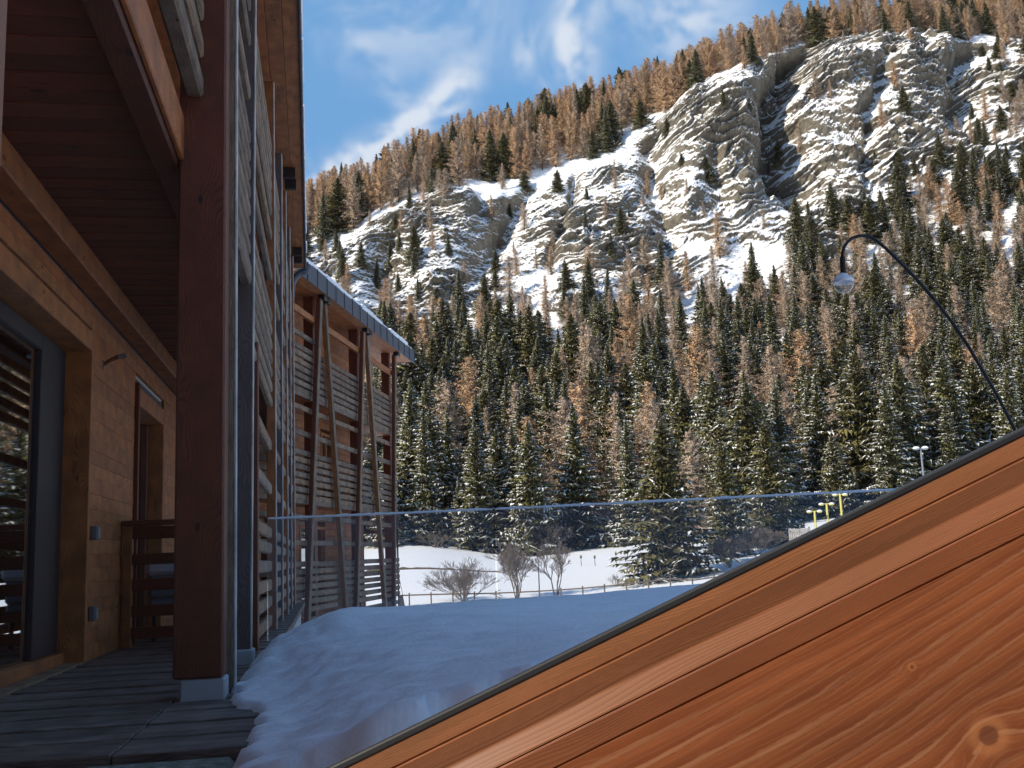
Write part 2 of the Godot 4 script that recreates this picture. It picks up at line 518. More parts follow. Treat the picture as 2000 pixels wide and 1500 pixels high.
# ---------------------------------------------------------------- land
# survey lines across the valley and up the mountain: each row is one contour-like line from left to right as [x, height, distance north]
var survey := [
	[[-70, -4.00, 14], [-40, -4.00, 14], [-20, -3.90, 14], [-8, -3.80, 14], [-4, -3.80, 14], [0, -3.80, 14], [4, -3.80, 14], [7, -3.80, 14], [11, -3.70, 14], [15, -3.60, 14], [22, -3.60, 14], [36, -3.60, 14], [60, -3.60, 14]],
	[[-100, -3.50, 80], [-60, -3.40, 80], [-36, -3.30, 80], [-16, -3.30, 80], [-8, -3.30, 80], [-0.5, -3.25, 80], [7, -3.00, 80], [15, -2.30, 80], [23, -1.55, 80], [31, -0.95, 80], [40, -0.40, 80], [56, 0.10, 80], [80, 0.40, 80]],
	[[-141.9, 0.40, 150], [-97.4, 0.40, 150], [-60.3, 1.10, 150], [-30.6, 2.40, 150], [-15.7, 2.90, 150], [-0.9, 1.00, 150], [13.9, 1.30, 150], [28.9, 2.90, 150], [43.9, 4.10, 150], [58.9, 5.00, 150], [73.8, 5.50, 150], [103.7, 5.70, 150], [148.6, 6.10, 150]],
	[[-195.6, 16.20, 205], [-134.0, 15.60, 205], [-82.8, 16.60, 205], [-41.7, 17.90, 205], [-21.2, 19.10, 205], [-0.6, 19.70, 210], [20.5, 19.90, 210], [41.6, 21.10, 210], [62.7, 21.30, 210], [83.8, 21.50, 210], [102.4, 21.10, 205], [140.2, 20.90, 200], [200.4, 20.40, 200]],
	[[-279.4, 47.7, 290], [-191.1, 47.0, 290], [-117.7, 46.8, 290], [-58.9, 48.8, 290], [-29.4, 52.0, 290], [0.2, 55.6, 300], [30.8, 57.4, 300], [61.5, 59.2, 300], [92.4, 62.5, 300], [123.4, 65.9, 300], [151.7, 66.6, 295], [208.6, 66.0, 290], [297.6, 65.2, 290]],
	[[-319.9, 71.3, 330], [-218.7, 72.1, 330], [-136.4, 74.8, 335], [-68.8, 80.0, 340], [-34.9, 84.5, 350], [1.5, 96.7, 360], [39.3, 100.3, 365], [78.5, 107.8, 370], [120.9, 121.3, 380], [165.8, 135.3, 390], [207.8, 146.3, 390], [287.4, 153.6, 385], [403.9, 152.7, 380]],
	[[-380.9, 108.7, 390], [-260.3, 111.8, 390], [-159.5, 115.8, 390], [-79.7, 124.3, 395], [-39.6, 148.2, 410], [3.6, 158.7, 425], [50.6, 178.0, 440], [101.5, 212.6, 450], [157.6, 238.5, 470], [214.7, 247.9, 485], [268.4, 242.5, 490], [371.8, 233.7, 490], [527.6, 229.5, 490]],
	[[-446.7, 146.2, 455], [-304.8, 147.4, 455], [-186.6, 152.1, 455], [-92.7, 159.6, 460], [-46.6, 187.2, 485], [5.3, 212.8, 500], [60.7, 232.6, 515], [118.6, 250.9, 525], [181.4, 278.6, 540], [248.9, 295.8, 560], [317.9, 307.6, 575], [449.1, 312.3, 585], [642.9, 313.2, 590]],
	[[-549.0, 165.8, 560], [-374.7, 167.2, 560], [-229.4, 168.0, 560], [-114.9, 176.8, 570], [-56.9, 203.9, 590], [6.0, 231.3, 605], [72.5, 252.5, 620], [143.8, 276.9, 640], [220.7, 309.0, 660], [301.0, 327.3, 680], [385.5, 340.2, 700], [550.8, 349.8, 720], [792.8, 352.8, 730]]]
var stations := [-900.0, -300.0, 200.0, 600.0, 800.0, 1000.0, 1200.0, 1400.0, 1600.0, 1800.0, 2000.0, 2400.0, 3000.0]
# gullies running down the cliff: [station, line] points, half width in stations, depth in metres
var gullies := [
	[[[1262, 6.25], [1278, 6.0], [1286, 5.55], [1310, 5.1], [1335, 4.5]], 24.0, 13.0],
	[[[1560, 6.2], [1540, 5.95], [1505, 5.65], [1530, 5.35], [1585, 5.05]], 40.0, 34.0],
	[[[1052, 6.2], [1022, 5.85], [985, 5.55], [905, 5.05]], 26.0, 11.0],
	[[[958, 6.2], [950, 5.9], [938, 5.6]], 14.0, 9.0],
	[[[1925, 6.1], [1880, 5.75], [1905, 5.4], [1950, 5.1]], 40.0, 22.0],
	[[[760, 5.8], [730, 5.5], [745, 5.1]], 26.0, 10.0],
	[[[1135, 6.1], [1112, 5.6], [1062, 5.1]], 12.0, 9.0],
	[[[1728, 5.95], [1692, 5.5], [1702, 5.1]], 14.0, 11.0],
	[[[1420, 5.7], [1400, 5.4], [1440, 5.1]], 18.0, 6.0]]
# knolls of rock standing out: station, line, half widths, metres
var knolls := [[915.0, 5.85, 55.0, 0.22, 9.0], [990.0, 5.9, 30.0, 0.18, 7.0], [1440.0, 5.75, 70.0, 0.3, 10.0], [1330.0, 5.55, 50.0, 0.3, 7.0], [1680.0, 5.75, 90.0, 0.25, 12.0], [1850.0, 5.85, 45.0, 0.2, 10.0], [860.0, 5.35, 60.0, 0.3, 8.0], [1180.0, 5.7, 70.0, 0.3, 7.0], [680.0, 5.4, 50.0, 0.4, 6.0]]
var grid_u := PackedFloat32Array()
var grid_t := PackedFloat32Array()
var grid_p := PackedVector3Array()

func spline(a: float, b: float, c: float, d: float, f: float) -> float:
	return b + 0.5 * f * (c - a + f * (2.0 * a - 5.0 * b + 4.0 * c - d + f * (3.0 * (b - c) + d - a)))

func spline3(a: Vector3, b: Vector3, c: Vector3, d: Vector3, f: float) -> Vector3:
	return Vector3(spline(a.x, b.x, c.x, d.x, f), spline(a.y, b.y, c.y, d.y, f), spline(a.z, b.z, c.z, d.z, f))

func survey_column(u: float) -> Array:
	var i := 0
	while i < stations.size() - 2 and u > stations[i + 1]: i += 1
	var f: float = (u - stations[i]) / (stations[i + 1] - stations[i])
	var col := []
	for row in survey:
		var r: Array = row
		var p := []
		for k in [i - 1, i, i + 1, i + 2]:
			var e: Array = r[clampi(k, 0, r.size() - 1)]
			p.append(Vector3(e[0], e[1], -e[2]))
		col.append(p[1].lerp(p[2], f) if (i == 0 or i == stations.size() - 2) else spline3(p[0], p[1], p[2], p[3], f))
	return col

func along_column(col: Array, t: float) -> Vector3:
	var i := clampi(int(t), 0, col.size() - 2)
	var f := t - i
	var a: Vector3 = col[maxi(i - 1, 0)]
	var d: Vector3 = col[mini(i + 2, col.size() - 1)]
	# monotone-ish: ease the ends of long spans
	return spline3(a, col[i], col[i + 1], d, f) if i > 1 else (col[i] as Vector3).lerp(col[i + 1], f)

func step_out(q: float, period: float, ledge: float) -> float:
	# how far a stepped face stands out of the even slope: upright for most of each step, then a ledge
	var f := q / period
	var fr := f - floorf(f)
	return period * (fr - clampf((fr - 1.0 + ledge) / ledge, 0.0, 1.0))

func build_mountain() -> void:
	var us := PackedFloat32Array()
	var u := -900.0
	while u <= 3000.0:
		us.append(u)
		u += 1.9 if (u > 560.0 and u < 2060.0) else 26.0
	var ts := PackedFloat32Array()
	var t := 0.0
	while t <= 8.0001:
		ts.append(minf(t, 8.0))
		if t < 1.0: t += 0.1
		elif t < 4.2: t += 0.035
		elif t < 4.8: t += 0.012
		elif t < 6.4: t += 0.0046
		elif t < 7.0: t += 0.02
		else: t += 0.1
	grid_u = us
	grid_t = ts
	var nu := us.size()
	var nt := ts.size()
	var big := fbm(201, 0.012, 3)
	var warp := fbm(203, 0.035, 3)
	var wide := fbm(205, 0.02, 2)
	var crag := fbm(207, 0.11, 4, 0.55)
	var soft := fbm(209, 0.05, 3)
	var rag := fbm(211, 0.45, 3)
	var tone := fbm(213, 0.06, 4)
	var block := FastNoiseLite.new()
	block.seed = 217
	block.noise_type = FastNoiseLite.TYPE_CELLULAR
	block.cellular_return_type = FastNoiseLite.RETURN_CELL_VALUE
	block.frequency = 0.22
	block.fractal_type = FastNoiseLite.FRACTAL_NONE
	block.domain_warp_enabled = true
	block.domain_warp_amplitude = 3.0
	block.domain_warp_frequency = 0.3
	var P := PackedVector3Array()
	P.resize(nu * nt)
	for iu in nu:
		var uu := us[iu]
		var col := survey_column(uu)
		for it in nt:
			var tt := ts[it]
			var p := along_column(col, tt)
			if tt > 1.0:
				p.y += soft.get_noise_2d(p.x, p.z) * 1.5 * smoothstep(1.6, 3.0, tt)
			if tt > 4.1 and tt < 6.5:
				# right of station 1650 the woods climb higher; the bare rock begins later there
				var start := 4.55 - 0.25 * smoothstep(900.0, 1250.0, uu) + 0.45 * smoothstep(1540.0, 1700.0, uu)
				var m := smoothstep(start, start + 0.5, tt) * (1.0 - smoothstep(lerpf(5.80, 6.0, smoothstep(1150.0, 1420.0, uu)), lerpf(6.05, 6.25, smoothstep(1150.0, 1420.0, uu)), tt))
				if m > 0.001:
					var b := big.get_noise_3dv(p) * 13.0
					for g in gullies:
						var pts: Array = g[0]
						var gu := -1e9
						for k in range(pts.size() - 1):
							if tt <= pts[k][1] and tt >= pts[k + 1][1]:
								gu = lerpf(pts[k][0], pts[k + 1][0], (pts[k][1] - tt) / (pts[k][1] - pts[k + 1][1]))
						if gu > -1e8:
							var e0: float = pts[0][1]
							var e1: float = pts[pts.size() - 1][1]
							var du: float = (uu - gu + warp.get_noise_3dv(p) * 16.0) / g[1]
							b -= g[2] * exp(-du * du) * smoothstep(0.0, 0.15, e0 - tt) * smoothstep(0.0, 0.15, tt - e1)
					for kn in knolls:
						var du: float = (uu - kn[0]) / kn[2]
						var dt: float = (tt - kn[1]) / kn[3]
						b += kn[4] * exp(-(du * du + dt * dt) * (du * du + dt * dt))
					var wv := warp.get_noise_3dv(p)
					var q := p.y - 0.36 * p.x + wv * 9.0
					var wd := wide.get_noise_3dv(p + Vector3(50, 0, 0))
					var lg := clampf(0.36 + wd * 0.8, 0.12, 0.85)
					var steep := clampf(0.80 - wd * 1.9, 0.08, 1.3)
					var o := b + steep * step_out(q + 3.0, 15.0, lg) * 0.62
					o += steep * step_out(q + wv * 4.0 + crag.get_noise_3dv(p) * 2.5, 4.6, clampf(lg + 0.1, 0.15, 0.8)) * 0.95
					o += step_out(q - 0.1 * p.x + crag.get_noise_3dv(p * 1.7) * 2.2, 1.7, clampf(lg + 0.15, 0.2, 0.8)) * 0.75
					var cr := crag.get_noise_3dv(p * 1.3)
					o += cr * 1.4 + absf(crag.get_noise_3dv(p * 2.9)) * 0.7
					o += block.get_noise_3d(p.x * 0.8, (p.y - 0.36 * p.x) * 1.6, p.z * 0.5) * 0.7 * steep
					o += step_out(q + 0.2 * p.x + wv * 3.0, 0.85, 0.45) * 0.7
					# the open snow slope low down in the middle keeps only thin ribs of rock
					var open := smoothstep(1290.0, 1350.0, uu) * (1.0 - smoothstep(1530.0, 1600.0, uu)) * (1.0 - smoothstep(5.15, 5.35, tt))
					m *= 1.0 - 0.62 * open
					p.z += o * m
					p.y += cr * 0.5 * m
			P[iu * nt + it] = p
	grid_p = P
	# normals and what lies where: snow on what is flat enough to hold it, bare rock elsewhere
	var N := PackedVector3Array()
	N.resize(nu * nt)
	var C := PackedColorArray()
	C.resize(nu * nt)
	for iu in nu:
		for it in nt:
			var i := iu * nt + it
			var a := P[mini(iu + 1, nu - 1) * nt + it] - P[maxi(iu - 1, 0) * nt + it]
			var b := P[iu * nt + mini(it + 1, nt - 1)] - P[iu * nt + maxi(it - 1, 0)]
			var n := a.cross(b).normalized()
			N[i] = n
			var tt := ts[it]
			var p := P[i]
			var c := Color(0.86, 0.88, 0.90)
			if tt > 2.0:
				var rg := rag.get_noise_3dv(p)
				var lim := 0.43 + rg * 0.22 + soft.get_noise_3dv(p * 1.1) * 0.30
				lim -= 0.13 * smoothstep(1290.0, 1350.0, us[iu]) * (1.0 - smoothstep(1530.0, 1600.0, us[iu])) * (1.0 - smoothstep(5.15, 5.35, tt))
				lim -= 0.16 * smoothstep(5.72, 5.95, tt) * (1.0 - smoothstep(1150.0, 1420.0, us[iu]))
				if tt < 4.3 or tt > 6.2: lim = 0.30 + rg * 0.5
				if n.y < lim:
					# grey-brown gneiss, grained and lichened
					c = Color(0.145, 0.127, 0.098) * (1.0 + rag.get_noise_3dv(p * 2.3) * 0.9 + tone.get_noise_3dv(p * 3.0) * 0.5)
					c.a = 1.0
			C[i] = c
	var base_row := 0
	for it in nt:
		if ts[it] <= 2.0: base_row = it
	land_sheet("snow_field", P, N, C, nu, nt, 0, base_row)
	var mt := land_sheet("mountain", P, N, C, nu, nt, base_row, nt - 1)
	mt.set_meta("label", "steep mountainside with snow covered rock ledges and cliffs")
	# the valley floor all round, far past anything seen
	var g := polygon_mesh([Vector3(-4000, -4.6, -4000), Vector3(4000, -4.6, -4000), Vector3(4000, -4.6, 4000), Vector3(-4000, -4.6, 4000)], Vector3.UP)
	var gr := put(self, "ground", g, mats["snow"])
	gr.set_meta("kind", "structure")

func land_sheet(called: String, P: PackedVector3Array, N: PackedVector3Array, C: PackedColorArray, nu: int, nt: int, t0: int, t1: int) -> MeshInstance3D:
	var rows := t1 - t0 + 1
	var v := PackedVector3Array()
	var n := PackedVector3Array()
	var c := PackedColorArray()
	for iu in nu:
		v.append_array(P.slice(iu * nt + t0, iu * nt + t1 + 1))
		n.append_array(N.slice(iu * nt + t0, iu * nt + t1 + 1))
		c.append_array(C.slice(iu * nt + t0, iu * nt + t1 + 1))
	var idx := PackedInt32Array()
	idx.resize((nu - 1) * (rows - 1) * 6)
	var k := 0
	for iu in nu - 1:
		for it in rows - 1:
			var a := iu * rows + it
			var b := a + rows
			idx[k] = a
			idx[k + 1] = a + 1
			idx[k + 2] = b
			idx[k + 3] = b
			idx[k + 4] = a + 1
			idx[k + 5] = b + 1
			k += 6
	var arr := []
	arr.resize(Mesh.ARRAY_MAX)
	arr[Mesh.ARRAY_VERTEX] = v
	arr[Mesh.ARRAY_NORMAL] = n
	arr[Mesh.ARRAY_COLOR] = c
	arr[Mesh.ARRAY_INDEX] = idx
	var m := ArrayMesh.new()
	m.add_surface_from_arrays(Mesh.PRIMITIVE_TRIANGLES, arr)
	var o := put(self, called, m, mats["land"] if called == "mountain" else mats["field"])
	o.set_meta("kind", "structure")
	return o

# a point of the land by station and line
func land_at(u: float, t: float) -> Vector3:
	var iu := grid_u.bsearch(u) - 1
	var it := grid_t.bsearch(t) - 1
	iu = clampi(iu, 0, grid_u.size() - 2)
	it = clampi(it, 0, grid_t.size() - 2)
	var fu := clampf((u - grid_u[iu]) / (grid_u[iu + 1] - grid_u[iu]), 0, 1)
	var ft := clampf((t - grid_t[it]) / (grid_t[it + 1] - grid_t[it]), 0, 1)
	var nt := grid_t.size()
	return grid_p[iu * nt + it].lerp(grid_p[(iu + 1) * nt + it], fu).lerp(grid_p[iu * nt + it + 1].lerp(grid_p[(iu + 1) * nt + it + 1], fu), ft)

# the field's height at a place, by searching its lines
func field_height(x: float, z: float) -> float:
	var best := 1e9
	var y := -3.3
	var nt := grid_t.size()
	for iu in grid_u.size():
		if grid_u[iu] < 500.0 or grid_u[iu] > 2100.0 or iu % 3: continue
		for it in nt:
			if grid_t[it] > 2.2: break
			var p := grid_p[iu * nt + it]
			var d := (p.x - x) * (p.x - x) + (p.z - z) * (p.z - z)
			if d < best:
				best = d
				y = p.y
	return y

# ---------------------------------------------------------------- terrace
# house frame: x across (0 under the camera), y up from the deck, z = minus the distance along the facade
func house_frame() -> Transform3D:
	return Transform3D(Basis(Vector3.UP, deg_to_rad(BUILDING_TURN)), Vector3.ZERO)

func build_terrace() -> void:
	var body := setting("terrace", Vector3.ZERO, BUILDING_TURN)
	block(body, "slab", Vector3(-2.6, -4.6, -8.75), Vector3(7.0, -0.09, -3.45), mats["concrete"], 0, 0.02)
	block(body, "lower_slab", Vector3(-2.6, -4.6, -3.45), Vector3(7.0, -0.62, 3.5), mats["concrete"], 0, 0.02)
	block(body, "slab", Vector3(-2.6, -4.6, -22.0), Vector3(-0.55, -0.09, -8.75), mats["concrete"], 0, 0.02)
	var x := -2.5
	var i := 0
	while x < 0.6:
		var l := 0.72 + 0.1 * sin(i * 2.3)
		block(body, "kerb_stone", Vector3(x, -0.52, -4.56 + 0.012 * sin(i * 5.0)), Vector3(x + l - 0.012, -0.035 + 0.006 * sin(i * 3.1), -3.40), mats["stone"], 0, 0.03)
		x += l
		i += 1
	# deck: boards laid across, butted on a joist line
	var deck := setting("deck", Vector3.ZERO, BUILDING_TURN)
	var s := 4.57
	i = 0
	while s < 21.0:
		var w := 0.138
		var y := -0.004 * (i % 3) - 0.002 * (i % 2)
		var m := pick("deck larch", rng.randi() % 4)
		if s < 10.8:
			block(deck, "plank", Vector3(-2.14, -0.09, -s - w), Vector3(-0.878, y, -s), m, 0, 0.005)
			block(deck, "plank", Vector3(-0.872, -0.09, -s - w), Vector3(-0.12, y - 0.003, -s), pick("deck larch", rng.randi() % 4), 0, 0.005)
		else:
			block(deck, "plank", Vector3(-2.14, -0.09, -s - w), Vector3(-0.45, y, -s), m, 0, 0.005)
		s += w + 0.007
		i += 1
	# the drift of snow on the terrace
	var drift := fbm(301, 0.55, 3)
	var rough := fbm(303, 4.5, 4)
	var torn := fbm(305, 2.2, 4, 0.6)
	var hf := house_frame().affine_inverse()
	var nx := 190
	var nz := 190
	var x0 := -2.6
	var x1 := 5.4
	var z0 := -8.72
	var z1 := -1.6
	var v := PackedVector3Array()
	for ix in nx + 1:
		for iz in nz + 1:
			var wx := lerpf(x0, x1, pow(float(ix) / nx, 1.25))
			var wz := lerpf(z0, z1, float(iz) / nz)
			var l := hf * Vector3(wx, 0, wz)
			var tn := torn.get_noise_2d(wx, wz)
			var e := l.x + 0.40 + tn * 0.11 + 0.03 * sin(l.z * 1.7) + 0.16 * smoothstep(5.2, 6.6, -l.z)
			var h := -0.10 + 0.125 * smoothstep(-0.02, 0.07, e) + 0.20 * smoothstep(0.0, 0.75, e) + 0.135 * smoothstep(0.3, 1.6, e)
			h += smoothstep(0.2, 1.2, e) * (0.03 + 0.035 * wx + 0.04 * drift.get_noise_2d(wx * 0.9, wz * 1.5)) + 0.006 * rough.get_noise_2d(wx, wz) * smoothstep(0.0, 0.3, e)
			h += 0.05 * exp(-pow((wx + 1.1) / 0.6, 2.0) - pow((wz + 7.4) / 0.9, 2.0))
			h += 0.14 * smoothstep(-0.02, 0.22, e) * smoothstep(6.3, 7.7, -l.z) * (1.0 - smoothstep(0.4, 1.4, e))
			# the near lip, where the snow breaks off above the stone
			var lip := -l.z - 3.50 - 0.25 * (1.0 - smoothstep(-0.5, 0.2, l.x)) + tn * 0.1
			var low := -0.42 + 0.10 * drift.get_noise_2d(wx * 3.0, wz * 3.0) + 0.05 * rough.get_noise_2d(wx, wz) + 0.42 * smoothstep(0.3, 1.0, l.x)
			h = lerpf(low, h, smoothstep(-0.05, 0.16, lip))
			if wz < -8.5: h = minf(h, h - (-8.5 - wz) * 2.0)
			v.append(Vector3(wx, h, wz))
	var st := SurfaceTool.new()
	st.begin(Mesh.PRIMITIVE_TRIANGLES)
	st.set_smooth_group(0)
	for ix in nx:
		for iz in nz:
			var a := ix * (nz + 1) + iz
			var b := a + nz + 1
			if v[a].y < -0.095 and v[b].y < -0.095 and v[a + 1].y < -0.095 and v[b + 1].y < -0.095 and (hf * v[a]).z < -3.6: continue
			for k in [a, b, b + 1, a, b + 1, a + 1]: st.add_vertex(v[k])
	st.index()
	st.generate_normals()
	var sn := put(self, "terrace_snow", st.commit(), mats["snow"])
	tag(sn, "smooth drift of untrodden snow lying on the shaded terrace", "snow", "", "structure")

# ---------------------------------------------------------------- near house
func slat_rows(parent: Node, rows: Array, x: float, s0: float, s1: float, hgt := 0.105, deep := 0.07) -> void:
	for y in rows:
		var m := pick("weathered larch", rng.randi() % 4)
		var j := rng.randf_range(-0.008, 0.008)
		put(parent, "slat", cbox(Vector3(deep, hgt, snappedf(s1 - s0, 0.01)), 2, 0.018), m, Transform3D(Basis(Vector3.BACK, deg_to_rad(rng.randf_range(-1.5, 1.5))), Vector3(x, y + j, -(s0 + s1) * 0.5)))

func build_near_house() -> void:
	var h := thing("timber_house", "larch timber house with a slatted porch facade and dark boarded ceiling above a grey deck", "house", Vector3.ZERO, BUILDING_TURN)
	var W := -2.0
	# solid body behind the boards
	block(h, "body", Vector3(-9.0, -4.0, -21.2), Vector3(-2.75, 7.0, -0.8), mats["plaster"], 2, 0.0)
	block(h, "upper_wall", Vector3(-2.74, 3.30, -21.1), Vector3(W - 0.03, 6.98, -0.82), pick("honey larch", 1), 2, 0.0)
	block(h, "end_wall", Vector3(-2.74, -0.1, -4.6), Vector3(W - 0.03, 3.29, -0.82), pick("honey larch", 2), 2, 0.0)
	block(h, "wall_core", Vector3(-2.74, 2.80, -21.1), Vector3(W - 0.035, 3.29, -4.61), mats["plaster"], 2, 0.0)
	block(h, "wall_core", Vector3(-2.74, -0.1, -11.45), Vector3(W - 0.035, 2.79, -9.22), mats["plaster"], 2, 0.0)
	block(h, "wall_core", Vector3(-2.74, -0.1, -21.1), Vector3(W - 0.035, 2.79, -13.3), mats["plaster"], 2, 0.0)
	# boarding of the wall, board by board
	var y := 0.0
	var i := 0
	while y < 3.04:
		var b := 0.128 + 0.018 * sin(i * 1.9)
		var top := minf(y + b, 3.05)
		for seg in [[9.215, 11.33], [13.3, 21.0]]:
			block(h, "wall_plank", Vector3(W - 0.034, y, -seg[1]), Vector3(W + 0.002 * sin(i * 4.1), top - 0.001, -seg[0]), pick("honey larch", (i * 3 + int(seg[0])) % 5), 2, 0.0015)
		if y > 2.70:
			block(h, "wall_plank", Vector3(W - 0.034, maxf(y, 2.79), -9.21), Vector3(W + 0.002, top - 0.0025, -4.6), pick("honey larch", (i * 2 + 1) % 5), 2, 0.003)
			block(h, "wall_plank", Vector3(W - 0.034, maxf(y, 2.70), -13.29), Vector3(W + 0.002, top - 0.0025, -11.335), pick("honey larch", (i * 2) % 5), 2, 0.003)
		y += b
		i += 1
	# glazed door in a deep casing
	var d := Node3D.new()
	d.name = "door"
	h.add_child(d, true)
	var hl := pick("honey larch", 4)
	block(d, "casing", Vector3(-2.30, 0.0, -9.213), Vector3(W + 0.025, 2.785, -9.155), hl, 1)
	block(d, "casing", Vector3(-2.30, 2.615, -9.154), Vector3(W + 0.025, 2.785, -4.61), pick("honey larch", 0), 2)
	block(d, "frame", Vector3(-2.27, 0.10, -9.15), Vector3(-2.19, 2.61, -8.42), mats["dark frame"], 1)
	block(d, "frame", Vector3(-2.27, 2.48, -8.418), Vector3(-2.19, 2.61, -4.61), mats["dark frame"], 2)
	block(d, "sill", Vector3(-2.30, 0.0, -9.15), Vector3(-2.13, 0.098, -4.61), pick("honey larch", 2), 2)
	block(d, "glass", Vector3(-2.235, 0.10, -8.42), Vector3(-2.223, 2.48, -4.62), mats["coated glass"], 2, 0.0)
	block(h, "threshold", Vector3(-2.13, -0.02, -9.2), Vector3(-1.985, 0.012, -4.58), pick("weathered larch", 2), 2)
	# second door further along
	var d2 := Node3D.new()
	d2.name = "door"
	h.add_child(d2, true)
	block(d2, "trim", Vector3(W, 0.0, -11.38), Vector3(W + 0.045, 2.72, -11.31), pick("red larch", 2), 1)
	block(d2, "casing", Vector3(-2.3, 0.0, -11.50), Vector3(W + 0.02, 2.60, -11.385), pick("honey larch", 0), 1)
	block(d2, "casing", Vector3(-2.3, 2.50, -13.15), Vector3(W + 0.02, 2.695, -11.505), pick("honey larch", 1), 2)
	block(d2, "casing", Vector3(-2.3, 0.0, -13.29), Vector3(W + 0.02, 2.695, -13.155), pick("honey larch", 3), 1)
	block(d2, "frame", Vector3(-2.27, 0.0, -13.15), Vector3(-2.15, 2.49, -13.02), pick("red larch", 1), 1)
	block(d2, "frame", Vector3(-2.27, 0.0, -11.62), Vector3(-2.15, 2.49, -11.505), pick("honey larch", 4), 1)
	block(d2, "glass", Vector3(-2.225, 0.03, -13.02), Vector3(-2.215, 2.49, -11.62), mats["coated glass"], 2, 0.0)
	# porch ceiling
	var ceil := Node3D.new()
	ceil.name = "ceiling"
	h.add_child(ceil, true)
	var s := 2.6
	i = 0
	while s < 20.8:
		block(ceil, "plank", Vector3(W, 3.262 + 0.004 * (i % 2), -s - 0.178), Vector3(-0.885, 3.30, -s), pick("red larch", (i * 7) % 4), 0, 0.008)
		s += 0.188
		i += 1
	block(ceil, "deck_above", Vector3(W, 3.302, -21.0), Vector3(-0.885, 3.46, -0.9), mats["plaster"], 2, 0.0)
	block(h, "wall_beam", Vector3(W + 0.004, 3.06, -20.9), Vector3(W + 0.19, 3.258, -2.5), pick("greyed red larch", 0), 2, 0.012).material_override = pick("honey larch", 3)
	block(h, "edge_beam", Vector3(-1.035, 3.19, -20.9), Vector3(-0.882, 3.258, -2.5), pick("red larch", 3), 2, 0.012)
	block(h, "edge_board", Vector3(-0.879, 3.22, -20.9), Vector3(-0.845, 3.50, -2.5), pick("honey larch", 2), 2, 0.01)
	# posts
	for e in [[6.25, 0.28, 0, -0.735], [19.6, 0.2, 3, -0.92]]:
		var ps: float = e[0]
		var pw: float = e[1]
		var px: float = e[3]
		block(h, "post", Vector3(px - pw * 0.5, 0.112, -ps - 0.25), Vector3(px + pw * 0.5, 6.72, -ps), pick("red larch", e[2]), 1, 0.012)
		if ps > 3.0:
			block(h, "plinth", Vector3(px + 0.02 - pw * 0.43, -0.02, -ps - 0.24), Vector3(px + 0.01 + pw * 0.5, 0.108, -ps - 0.012), mats["concrete"], 0, 0.01)
	# splayed pairs of outer struts
	for e in [[6.555, 6.60, 0], [9.02, 8.42, 1], [12.25, 12.6, 2], [14.55, 14.3, 1], [16.1, 16.3, 2], [17.9, 18.0, 1], [19.6, 19.8, 2]]:
		var m: Material = [pick("weathered larch", 0), pick("greyed red larch", 0), pick("honey larch", 3)][e[2]]
		var sx: float = -0.685 if e[2] else -0.63
		var wd: float = [0.13, 0.17, 0.10][e[2]]
		if e[0] > 10.0:
			wd = 0.10
			sx = -0.65
		var str := timber(h, "strut", Vector3(sx, 6.66, -e[0]), Vector3(sx, -0.06, -e[1]), wd, 0.085, m, Vector3.RIGHT, 0.008)
		put(str, "weathered_face", cbox(Vector3(0.014, 0.087, 6.70), 2, 0.004), pick("silvered larch", 0), Transform3D(Basis(), Vector3(wd * 0.5 + 0.006, 0, 0)))
	block(h, "plinth", Vector3(-0.80, -0.05, -8.56), Vector3(-0.57, 0.10, -8.32), mats["concrete"], 0, 0.01)
	block(h, "upright", Vector3(-0.76, 0.0, -9.50), Vector3(-0.60, 2.75, -9.40), pick("red larch", 0), 1, 0.01)
	# slats
	var xs := -0.65
	slat_rows(h, [3.16], -0.655, 6.66, 8.62, 0.17, 0.10)
	slat_rows(h, [3.40, 3.565, 3.73, 3.895, 4.06, 4.225, 4.39, 4.8, 5.3, 5.62, 5.78, 5.94, 6.1, 6.26], xs, 6.66, 8.66)
	slat_rows(h, [3.70, 3.95, 4.2, 4.45, 4.9, 5.3], -0.785, 2.9, 6.245, 0.13, 0.11)
	slat_rows(h, [0.12, 0.32, 0.52, 0.72, 0.92, 1.10, 1.62, 2.12], xs - 0.02, 9.42, 12.4, 0.125)
	slat_rows(h, [2.62, 2.79, 2.96, 3.13, 3.3, 3.47, 3.64, 4.15, 4.65, 4.95, 5.11, 5.27, 5.43, 5.59, 5.75], xs, 9.05, 12.2)
	for bay in [[12.7, 14.28], [14.62, 16.05], [16.4, 17.85], [18.12, 19.5], [19.9, 21.0]]:
		slat_rows(h, [0.12, 0.32, 0.52, 0.72, 0.92, 1.10, 1.62, 2.12, 2.62, 2.79, 2.96, 3.13, 3.3, 3.47, 3.64, 4.15, 4.65, 4.95, 5.11, 5.27, 5.43, 5.59, 5.75], xs, bay[0], bay[1], 0.115)
	# roof
	var roof := Node3D.new()
	roof.name = "roof"
	roof.transform = Transform3D(Basis(Vector3.UP, deg_to_rad(0.8)), Vector3(-0.085, 0, 0))
	h.add_child(roof, true)
	var x := -0.02
	i = 0
	while x > -1.9:
		block(roof, "soffit_plank", Vector3(x - 0.178, 6.74, -20.8), Vector3(x, 6.78, -0.5), pick("honey larch", i % 5), 2, 0.005)
		x -= 0.182
		i += 1
	block(roof, "deck", Vector3(-1.95, 6.782, -20.8), Vector3(-0.02, 7.0, -0.5), mats["sheet metal"], 2, 0.0)
	var rs := ArrayMesh.new()
	var prof := [Vector3(-0.03, 7.0, 0), Vector3(-1.95, 7.004, 0), Vector3(-9.4, 9.6, 0), Vector3(-9.4, 9.9, 0), Vector3(-0.03, 7.1, 0)]
	var st := SurfaceTool.new()
	st.begin(Mesh.PRIMITIVE_TRIANGLES)
